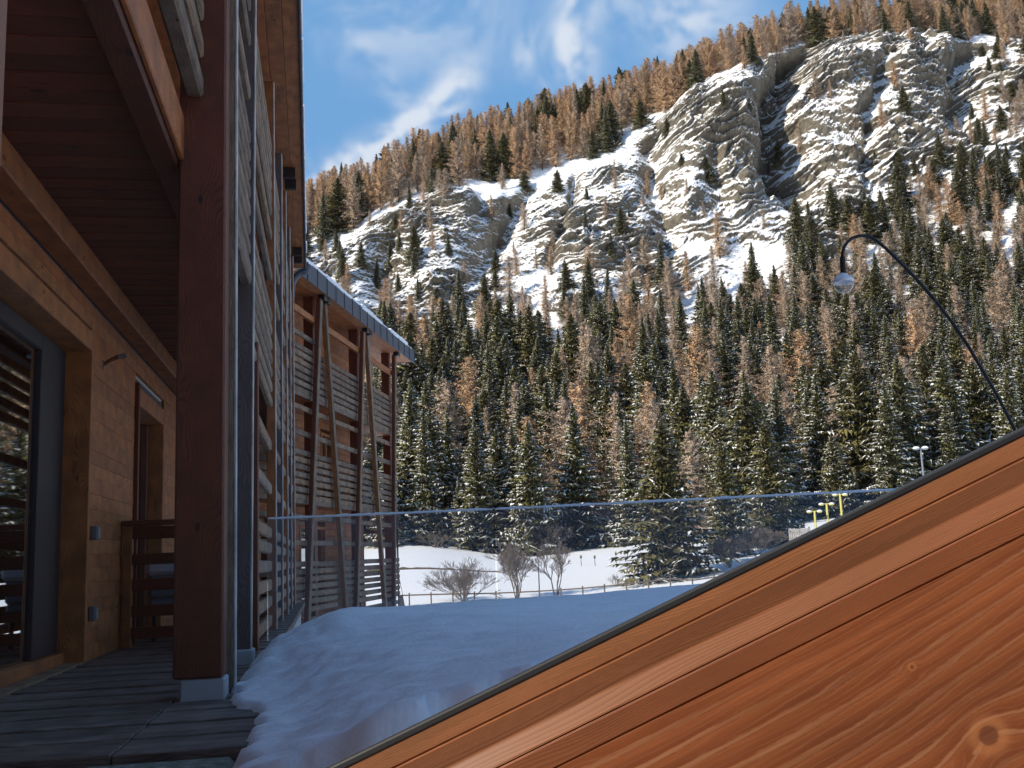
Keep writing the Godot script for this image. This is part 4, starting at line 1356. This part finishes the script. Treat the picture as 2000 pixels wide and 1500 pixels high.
func plant_forest() -> void:
	var r := RandomNumberGenerator.new()
	r.seed = 4321
	var patch := fbm(501, 0.02, 2)
	var spruces := []
	var larches := []
	for k in 5: spruces.append(spruce_meshes(600 + k, [0.25, 0.20, 0.29, 0.225, 0.33][k], [0.95, 1.2, 0.75, 1.15, 0.65][k], [0.82, 0.95, 0.72, 1.05, 0.85][k], [0.2, 0.1, 0.5, 0.3, 0.9][k]))
	for k in 5: larches.append(larch_meshes(700 + k, [0.23, 0.25, 0.20, 0.22, 0.29][k], [0.7, 0.4, 0.95, 0.5, 0.8][k], [0.35, 1.0, 0.1, 0.75, 0.2][k], [0.75, 0.62, 0.9, 0.7, 0.65][k]))
	# places, thrown like darts and kept apart
	var cells := {}
	var places := []
	var tries := 26000
	for i in tries:
		var u := r.randf_range(-350.0, 2350.0)
		var t := 1.96 + 5.29 * r.randf()
		if (u < 540.0 or u > 2080.0) and r.randf() < 0.6: continue
		var p := land_at(u, t)
		var pt := patch.get_noise_2d(p.x, p.z)
		if r.randf() > wood_density(u, t, pt): continue
		var gap := 5.9 if t < 4.3 else (5.6 if t < 6.05 else 4.2)
		var cx := int(floorf(p.x / 7.0))
		var cz := int(floorf(p.z / 7.0))
		var ok := true
		for ax in [-1, 0, 1]:
			for az in [-1, 0, 1]:
				for q in cells.get(Vector2i(cx + ax, cz + az), []):
					if Vector2(q.x - p.x, q.z - p.z).length() < gap: ok = false
		if not ok: continue
		if not cells.has(Vector2i(cx, cz)): cells[Vector2i(cx, cz)] = []
		cells[Vector2i(cx, cz)].append(p)
		var larch_share := 0.0
		if t < 3.0: larch_share = 0.24
		elif t < 4.25: larch_share = 0.33
		elif t < 5.0: larch_share = 0.55 - 0.25 * smoothstep(1500.0, 1800.0, u)
		elif t < 6.05: larch_share = 0.55
		else: larch_share = 0.86
		larch_share = clampf(larch_share + pt * 0.7, 0.04, 0.96)
		var is_larch := r.randf() < larch_share
		var high := r.randf_range(16.0, 23.0)
		if t < 2.6: high = r.randf_range(17.0, 24.0)
		elif t > 6.05: high = r.randf_range(16.0, 24.0)
		elif t > 5.0: high = r.randf_range(7.0, 14.0)
		elif t > 4.3: high = r.randf_range(12.0, 19.0)
		high *= r.randf_range(0.82, 1.12)
		if r.randf() < 0.16: high *= r.randf_range(0.45, 0.75)
		var kind := r.randi() % 5
		if is_larch and t < 4.3 and kind in [1, 3] and r.randf() < 0.6: kind = [0, 2, 4][r.randi() % 3]
		if is_larch and t > 6.05 and kind in [0, 2, 4] and r.randf() < 0.45: kind = [1, 3][r.randi() % 2]
		places.append({"p": p, "u": u, "t": t, "larch": is_larch, "h": high, "turn": r.randf() * TAU, "kind": kind, "fat": r.randf_range(0.88, 1.18), "lean": Vector2(r.randf_range(-0.025, 0.025), r.randf_range(-0.025, 0.025))})
	# the largest in view stand as trees of their own, the others as one wood of each kind
	places.sort_custom(func(a, b):
		var ka: float = a.h / a.p.length() * (1.0 if a.u > 590.0 and a.u < 2010.0 else 0.01)
		var kb: float = b.h / b.p.length() * (1.0 if b.u > 590.0 and b.u < 2010.0 else 0.01)
		return ka > kb)
	var count := {true: 0, false: 0}
	var rest := {}
	var proto := {}
	for e in places:
		var is_l: bool = e.larch
		var k: int = e.kind
		var bas := Basis(Vector3.UP, e.turn).scaled(Vector3(e.h * e.fat, e.h, e.h * e.fat))
		bas = Basis(Vector3.RIGHT, e.lean.x) * Basis(Vector3.BACK, e.lean.y) * bas
		var xf := Transform3D(bas, e.p + Vector3(0, -0.25, 0))
		if count[is_l] < 298:
			count[is_l] += 1
			var key := ("l%d" if is_l else "s%d") % k
			var tr: Node3D
			if proto.has(key):
				tr = proto[key].duplicate()
				tr.name = numbered("larch_tree" if is_l else "spruce_tree")
				add_child(tr)
			else:
				tr = thing("larch_tree" if is_l else "spruce_tree", "", "tree")
				var ms: Array = larches[k] if is_l else spruces[k]
				put(tr, "trunk", ms[0], mats["dark bark"])
				put(tr, "crown", ms[1], mats["larch" if is_l else "spruce"])
				put(tr, "snow", ms[2], mats["spruce"])
				proto[key] = tr
			tr.transform = xf
			var where := "in the wood at the foot of the mountain"
			if e.t > 6.05: where = "on the ridge above the cliffs"
			elif e.t > 5.0: where = "standing alone on the rock ledges"
			elif e.t > 4.25: where = "at the upper edge of the wood below the cliffs"
			elif e.t > 3.0: where = "on the wooded middle slope"
			var look := ""
			if is_l: look = ["sparse brown larch", "bright orange larch", "pale grey brown larch", "warm rust brown larch", "wide brown larch"][k]
			else: look = ["snow dusted green spruce", "slim heavily snowed spruce", "broad dark green spruce", "frosted narrow spruce", "spreading olive green spruce"][k]
			tag(tr, look + " " + where, "tree", look + " trees " + where)
		else:
			var key := ("l%d" if is_l else "s%d") % k
			if not rest.has(key): rest[key] = []
			rest[key].append(xf)
	for is_l in [true, false]:
		var root: Node3D = null
		for k in 5:
			var key := ("l%d" if is_l else "s%d") % k
			if not rest.has(key): continue
			if root == null:
				root = thing("larch_wood" if is_l else "spruce_wood", "brown larches massed far up the mountainside" if is_l else "green spruces massed far up the mountainside", "wood")
				root.set_meta("kind", "stuff")
			var mm := MultiMesh.new()
			mm.transform_format = MultiMesh.TRANSFORM_3D
			var ms: Array = larches[k] if is_l else spruces[k]
			mm.mesh = joined(ms, mats["dark bark"], mats["larch" if is_l else "spruce"], mats["spruce"])
			mm.instance_count = rest[key].size()
			for j in rest[key].size(): mm.set_instance_transform(j, rest[key][j])
			var mi := MultiMeshInstance3D.new()
			mi.name = "trees"
			mi.multimesh = mm
			mi.set_meta("kind", "stuff")
			root.add_child(mi, true)
	spruce_store = spruces

var spruce_store := []

# ---------------------------------------------------------------- bare shrubs
func twig_bush(seed_: int, stems: int, spread: float, depth: int, thick: float) -> SurfaceTool:
	var r := RandomNumberGenerator.new()
	r.seed = seed_
	var st := SurfaceTool.new()
	st.begin(Mesh.PRIMITIVE_TRIANGLES)
	for i in stems:
		var a := r.randf() * TAU
		var tilt := sqrt(r.randf()) * spread
		var dir := Vector3(cos(a) * sin(tilt), cos(tilt), sin(a) * sin(tilt)).normalized()
		grow(st, r, Vector3(cos(a), 0, sin(a)) * 0.05 * r.randf(), dir, r.randf_range(0.22, 0.32), thick, depth, spread)
	return st

func grow(st: SurfaceTool, r: RandomNumberGenerator, p: Vector3, dir: Vector3, l: float, thick: float, depth: int, spread: float) -> void:
	var bend := Vector3(r.randf_range(-0.2, 0.2), r.randf_range(0.0, 0.28), r.randf_range(-0.2, 0.2))
	var m := p + dir * l * 0.5
	var d2 := (dir + bend).normalized()
	var q := m + d2 * l * 0.5
	tube([p, m, q], [thick, thick * 0.85, thick * 0.70], 3, st, false)
	if depth <= 0: return
	var n := 2 + (1 if r.randf() < 0.7 else 0)
	for k in n:
		var ax := Vector3(r.randf_range(-1, 1), r.randf_range(-0.5, 0.5), r.randf_range(-1, 1)).normalized()
		var nd := (d2 + ax * r.randf_range(0.35, 0.75)).normalized()
		grow(st, r, q if k == 0 else p.lerp(q, r.randf_range(0.45, 1.0)), nd, l * r.randf_range(0.66, 0.86), maxf(thick * 0.66, 0.0026), depth - 1, spread)

# ---------------------------------------------------------------- the snowy field
func build_field_things() -> void:
	# bare shrubs by the fence
	for e in [
		["round_shrub", "wide round bare shrub with dense grey twigs beside the field fence", -4.75, -85.5, 18, 1.2, 5, 0.010, 3.9, 1.1, 800],
		["bare_tree", "several stemmed bare tree beside the round shrub", -0.4, -86.5, 6, 0.6, 6, 0.013, 5.2, 0.85, 801],
		["bare_tree", "thin bare tree with two dark trunks and few branches", 2.95, -88.0, 3, 0.3, 6, 0.016, 5.3, 0.85, 802],
		["low_shrub", "small low bare shrub close to the big spruce", 8.4, -91.0, 7, 0.95, 4, 0.012, 1.35, 1.15, 803],
		["leafless_shrub", "tangled leafless shrub behind the fence to the far side of the big spruce", 19.0, -94.0, 10, 0.9, 6, 0.010, 3.6, 1.2, 804],
		["leafless_shrub", "second leafless shrub further behind the fence", 22.5, -97.0, 9, 0.85, 6, 0.010, 3.6, 1.1, 805],
		["brush", "grey brown brush at the foot of the wood", 4.5, -146.0, 8, 0.9, 4, 0.012, 5.0, 1.2, 806],
		["brush", "low tawny brush at the wood edge near the far house", -11.5, -147.0, 9, 1.0, 4, 0.012, 3.2, 1.6, 807]]:
		var y := field_height(e[2], e[3])
		var t := thing(e[0], e[1], "shrub" if e[0] != "bare_tree" else "tree", Vector3(e[2], y - 0.05, e[3]))
		put(t, "branches", twig_bush(e[10], e[4], e[5], e[6], e[7]).commit(), mats["bare twigs"], Transform3D(Basis().scaled(Vector3(e[8] * e[9], e[8], e[8] * e[9])), Vector3.ZERO))
	# one slim trunk among the stems
	var pole := thing("telegraph_pole", "slim dark pole rising among the stems of the bare tree", "pole", Vector3(1.55, field_height(1.55, -87.0) - 0.1, -87.0))
	put(pole, "shaft", tube([Vector3.ZERO, Vector3(0.02, 2.2, 0), Vector3(0, 4.3, 0)], [0.055, 0.045, 0.035], 6).commit(), mats["dark bark"])
	put(pole, "box", cbox(Vector3(0.28, 0.3, 0.12), 1, 0.02), mats["dark bark"], Transform3D(Basis(), Vector3(0.2, 3.6, 0)))
	# big spruces in front of the wood
	for e in [["tall broad spruce standing alone behind the field fence", 13.3, -92.0, 14.4, 4, 1.35, 0.4], ["dark spruce close behind the tall broad spruce", 21.0, -104.0, 12.0, 0, 1.1, 2.0], ["snowy spruce further along behind the field fence", 27.5, -112.0, 14.0, 2, 1.15, 4.0]]:
		var y := field_height(e[1], e[2])
		var t := thing("spruce_tree", e[0], "tree", Vector3(e[1], y - 0.2, e[2]), rad_to_deg(e[6]))
		var ms: Array = spruce_meshes(900 + int(e[1]), 0.235 if e[4] == 4 else 0.22, 0.5, 0.7, 0.7)
		var b := Transform3D(Basis().scaled(Vector3(e[3] * e[5], e[3], e[3] * e[5])), Vector3.ZERO)
		put(t, "trunk", ms[0], mats["dark bark"], b)
		put(t, "crown", ms[1], mats["spruce"], b)
		put(t, "snow", ms[2], mats["spruce"], b)
	# post and rail fence
	var fence := thing("field_fence", "low brown post and rail fence along the edge of the snowy field", "fence", Vector3(-30, field_height(-30, -84), -84))
	var o := fence.position
	var last := Vector3.ZERO
	for i in 46:
		var x := -30.0 + i * 1.75
		var z := -84.0 + 0.6 * sin(i * 0.3)
		var p := Vector3(x, field_height(x, z), z) - o
		put(fence, "post", cbox(Vector3(0.11, 1.0, 0.11), 1, 0.01), mats["fence timber"], Transform3D(Basis(), p + Vector3(0, 0.28, 0)))
		if i > 0:
			timber(fence, "rail", last + Vector3(0, 0.60, 0.08), p + Vector3(0, 0.60, 0.08), 0.03, 0.11, mats["fence timber"], Vector3.BACK, 0.005)
		last = p
	# the trodden track across the field
	var pts := []
	var rr := []
	for i in 40:
		var x := -30.0 + i * 0.72
		var z := -111.0 - 4.0 * smoothstep(0, 40, i)
		pts.append(Vector3(x, field_height(x, z) + 0.06 + 0.03 * sin(i * 1.9), z))
		rr.append(0.14 + 0.05 * sin(i * 2.7))
	var track := put(self, "earth_bank", tube(pts, rr, 6).commit(), mats["fence timber"])
	tag(track, "thin line of bare dark earth along a bank in the snowy field", "bank")
	# course marker boards beyond the trees
	for i in 9:
		var x := 4.6 + i * 1.95 + (0.5 if i % 2 else 0.0)
		var z := -118.0 - 1.0 * sin(i * 2.0)
		var y := field_height(x, z)
		var m := thing("marker_post", "small dark and yellow marker post standing in the snow of the field", "marker post", Vector3(x, y - 0.1, z), 0.0, "marker posts in a row across the field")
		put(m, "stake", cbox(Vector3(0.07, 1.3, 0.07), 1, 0.005), mats["fence timber"], Transform3D(Basis(), Vector3(0, 0.65, 0)))
		put(m, "board", cbox(Vector3(0.22, 0.34, 0.05), 1, 0.01), mats["black cloth"], Transform3D(Basis(), Vector3(0, 1.2, 0.06)))
		put(m, "band", cbox(Vector3(0.15, 0.08, 0.05), 0, 0.01), mats["yellow paint"], Transform3D(Basis(), Vector3(0, 1.28, 0.09)))
	# banner standing beyond the far house corner
	var by := field_height(-7.9, -66.0)
	var ban := thing("banner", "narrow red, white and black banner leaning on a dark pole beyond the far house", "banner", Vector3(-7.75, by - 0.1, -66.0))
	put(ban, "pole", tube([Vector3(0.62, 0, 0), Vector3(-0.02, 3.75, 0)], [0.03, 0.025], 6).commit(), mats["black steel"])
	for e in [[3.6, 2.75, "red cloth"], [2.72, 2.1, "white cloth"], [2.07, 1.15, "black cloth"], [1.12, 0.7, "white cloth"], [0.67, 0.2, "red cloth"]]:
		var yt: float = e[0]
		var yb: float = e[1]
		var lean := func(yy: float) -> float: return 0.62 - 0.64 * yy / 3.75
		var half := func(yy: float) -> float: return 0.05 + 0.42 * (3.7 - yy) / 3.5
		var quad := [Vector3(lean.call(yt) - half.call(yt), yt, 0.05), Vector3(lean.call(yt), yt, 0.05), Vector3(lean.call(yb), yb, 0.05), Vector3(lean.call(yb) - half.call(yb), yb, 0.05)]
		put(ban, "cloth", polygon_mesh(quad, Vector3.BACK), mats[e[2]])
	# yellow lamps of the sports ground
	var k := 0
	for e in [[31.6, -110.0, 4.15], [33.1, -110.5, 4.9], [35.1, -112.0, 5.9]]:
		var y := field_height(e[0], e[1])
		var l := thing("yellow_lamp_post", "yellow lamp post with two flat snow capped heads at the edge of the wood", "lamp post", Vector3(e[0], y - 0.1, e[1]), 0.0, "yellow lamp posts by the wood")
		var top: float = e[2] - y
		put(l, "pole", tube([Vector3.ZERO, Vector3(0, top, 0)], [0.13, 0.11], 8).commit(), mats["yellow paint"])
		put(l, "arm", cbox(Vector3(1.2, 0.08, 0.1), 0, 0.02), mats["yellow paint"], Transform3D(Basis(), Vector3(0, top, 0)))
		for sx in [-0.55, 0.55]:
			var hd := put(l, "lamp_head", lathe([Vector2(0.0, -0.16), Vector2(0.24, -0.12), Vector2(0.30, 0.0), Vector2(0.0, 0.04)], 12), mats["yellow paint"], Transform3D(Basis(), Vector3(sx, top - 0.05, 0)))
			put(hd, "snow_cap", lathe([Vector2(0.31, 0.0), Vector2(0.28, 0.1), Vector2(0.14, 0.17), Vector2(0.0, 0.19)], 12), mats["snow"])
		k += 1
	var wl := thing("street_lamp", "grey street lamp with snow covered twin heads in front of the spruces", "lamp post", Vector3(41.2, field_height(41.2, -104.0), -104.0))
	put(wl, "pole", tube([Vector3.ZERO, Vector3(0, 8.6, 0)], [0.12, 0.09], 8).commit(), mats["galvanised steel"])
	for sx in [-0.45, 0.45]:
		var hd := put(wl, "lamp_head", lathe([Vector2(0.0, -0.16), Vector2(0.28, -0.12), Vector2(0.34, 0.0), Vector2(0.0, 0.05)], 12), mats["galvanised steel"], Transform3D(Basis(), Vector3(sx, 8.6, 0)))
		put(hd, "snow_cap", lathe([Vector2(0.35, 0.0), Vector2(0.3, 0.12), Vector2(0.15, 0.2), Vector2(0.0, 0.22)], 12), mats["snow"])
	put(wl, "arm", cbox(Vector3(1.4, 0.08, 0.1), 0, 0.02), mats["galvanised steel"], Transform3D(Basis(), Vector3(0, 8.55, 0)))
	# grey board fence below the lamps
	var bf := thing("board_fence", "short grey upright board fence below the yellow lamp posts", "fence", Vector3(27.2, field_height(27.2, -104.0) - 0.1, -104.0))
	for i in 12: put(bf, "board", cbox(Vector3(0.15, 1.3 + 0.04 * sin(i * 2.0), 0.04), 1, 0.005), pick("silvered larch", 0), Transform3D(Basis(), Vector3(i * 0.185, 1.5, 0)))
	for i in [0, 6, 11]: put(bf, "post", cbox(Vector3(0.14, 2.3, 0.14), 1, 0.01), mats["galvanised steel"], Transform3D(Basis(), Vector3(i * 0.185, 1.15, -0.12)))

# ---------------------------------------------------------------- on the porch
func build_porch_things() -> void:
	var hf := house_frame()
	var g := thing("porch_gate", "red stained timber gate of five boards across the porch", "gate", hf * Vector3(-1.98, 0, -10.75), BUILDING_TURN)
	block(g, "post", Vector3(0.0, 0.0, -0.06), Vector3(0.085, 1.17, 0.05), pick("honey larch", 3), 1)
	block(g, "post", Vector3(1.14, 0.0, -0.06), Vector3(1.22, 1.17, 0.05), pick("red larch", 1), 1)
	block(g, "handrail", Vector3(-0.01, 1.175, -0.09), Vector3(1.24, 1.225, 0.08), pick("red larch", 0), 0)
	for e in [[1.04, 1.165], [0.79, 0.90], [0.54, 0.655], [0.29, 0.40], [0.08, 0.19]]:
		block(g, "board", Vector3(0.087, e[0], -0.02), Vector3(1.138, e[1], 0.02), pick("red larch", int(e[0] * 10) % 3), 0)
	var seat := thing("covered_armchair", "armchair under a white cover behind the red porch gate", "armchair", hf * Vector3(-1.55, 0, -11.75), BUILDING_TURN + 8.0)
	for sx in [-0.28, 0.28]:
		for sz in [-0.25, 0.25]: block(seat, "leg", Vector3(sx - 0.02, 0.0, sz - 0.02), Vector3(sx + 0.02, 0.30, sz + 0.02), mats["black steel"], 1)
	block(seat, "seat", Vector3(-0.34, 0.30, -0.30), Vector3(0.34, 0.46, 0.30), mats["grey fabric"], 0, 0.05)
	block(seat, "backrest", Vector3(-0.34, 0.44, 0.18), Vector3(0.34, 0.70, 0.32), mats["grey fabric"], 0, 0.05)
	block(seat, "cover", Vector3(-0.37, 0.68, 0.10), Vector3(0.37, 0.86, 0.36), mats["white fabric"], 0, 0.06)
	# bracket lamp on the wall
	var wl := thing("wall_lamp", "short angled metal wall lamp on the boarded wall between the doors", "wall lamp", hf * Vector3(-1.998, 2.60, -9.70), BUILDING_TURN)
	put(wl, "stem", tube([Vector3(0, 0, 0), Vector3(0.06, 0.045, 0), Vector3(0.13, 0.075, 0)], [0.016, 0.018, 0.02], 8).commit(), pick("red larch", 0))
	put(wl, "tip", tube([Vector3(0.13, 0.075, 0), Vector3(0.20, 0.09, 0)], [0.023, 0.021], 8).commit(), mats["galvanised steel"])
	put(wl, "wall_plate", cbox(Vector3(0.012, 0.08, 0.05), 1, 0.003), mats["grey plastic"], Transform3D(Basis(), Vector3(0.004, 0, 0)))
	for e in [[1.07, "upper"], [0.39, "lower"]]:
		var s := thing("wall_socket", "%s of two grey outdoor sockets on the boarded wall" % e[1], "socket", hf * Vector3(-1.997, e[0], -9.40), BUILDING_TURN)
		block(s, "box", Vector3(0.0, -0.06, -0.045), Vector3(0.055, 0.06, 0.045), mats["grey plastic"], 1, 0.008)
		block(s, "cover", Vector3(0.056, -0.045, -0.034), Vector3(0.066, 0.045, 0.034), mats["galvanised steel"], 1, 0.004)

# ---------------------------------------------------------------- arc lamp
func build_arc_lamp() -> void:
	var l := thing("arc_lamp", "black bowed garden lamp with a clear globe under a cap of snow", "lamp", Vector3(2.98, 0.3, -5.5))
	var o := l.position
	var path := [[1.861, 2.262], [1.862, 2.30], [1.874, 2.339], [1.896, 2.370], [1.930, 2.394], [1.972, 2.405], [2.012, 2.400], [2.052, 2.378], [2.106, 2.326], [2.18, 2.238], [2.257, 2.143], [2.345, 2.02], [2.427, 1.889], [2.50, 1.752], [2.563, 1.612], [2.632, 1.458], [2.692, 1.298], [2.80, 0.98], [2.90, 0.62], [2.98, 0.28]]
	var pts := []
	var rr := []
	for p in path:
		pts.append(Vector3(p[0], p[1], -5.5) - o)
		rr.append(0.0095)
	put(l, "bow", tube(pts, rr, 10).commit(), mats["black steel"])
	put(l, "foot", lathe([Vector2(0.0, 0.16), Vector2(0.02, 0.16), Vector2(0.03, 0.10), Vector2(0.15, 0.08), Vector2(0.16, 0.0), Vector2(0.0, 0.0)], 20), mats["black steel"])
	put(l, "socket", tube([Vector3(1.861, 2.285, -5.5) - o, Vector3(1.857, 2.18, -5.5) - o], [0.0150, 0.0165], 14).commit(), mats["black steel"])
	var c := Vector3(1.853, 2.133, -5.5) - o
	var prof := []
	for k in 17:
		var a := PI * k / 16.0
		prof.append(Vector2(sin(a) * 0.0535, -cos(a) * 0.0535))
	var globe := put(l, "globe", lathe(prof, 28), mats["bulb glass"], Transform3D(Basis(), c))
	# snow lying over the upper half
	var cap := []
	for k in 9:
		var a := PI * 0.47 * k / 8.0
		var rad := 0.0555 + 0.004 * sin(k * 1.1)
		cap.append(Vector2(sin(PI * 0.47 - a) * rad, cos(PI * 0.47 - a) * (rad + 0.003)))
	put(globe, "snow_cap", lathe(cap, 28), mats["snow"])
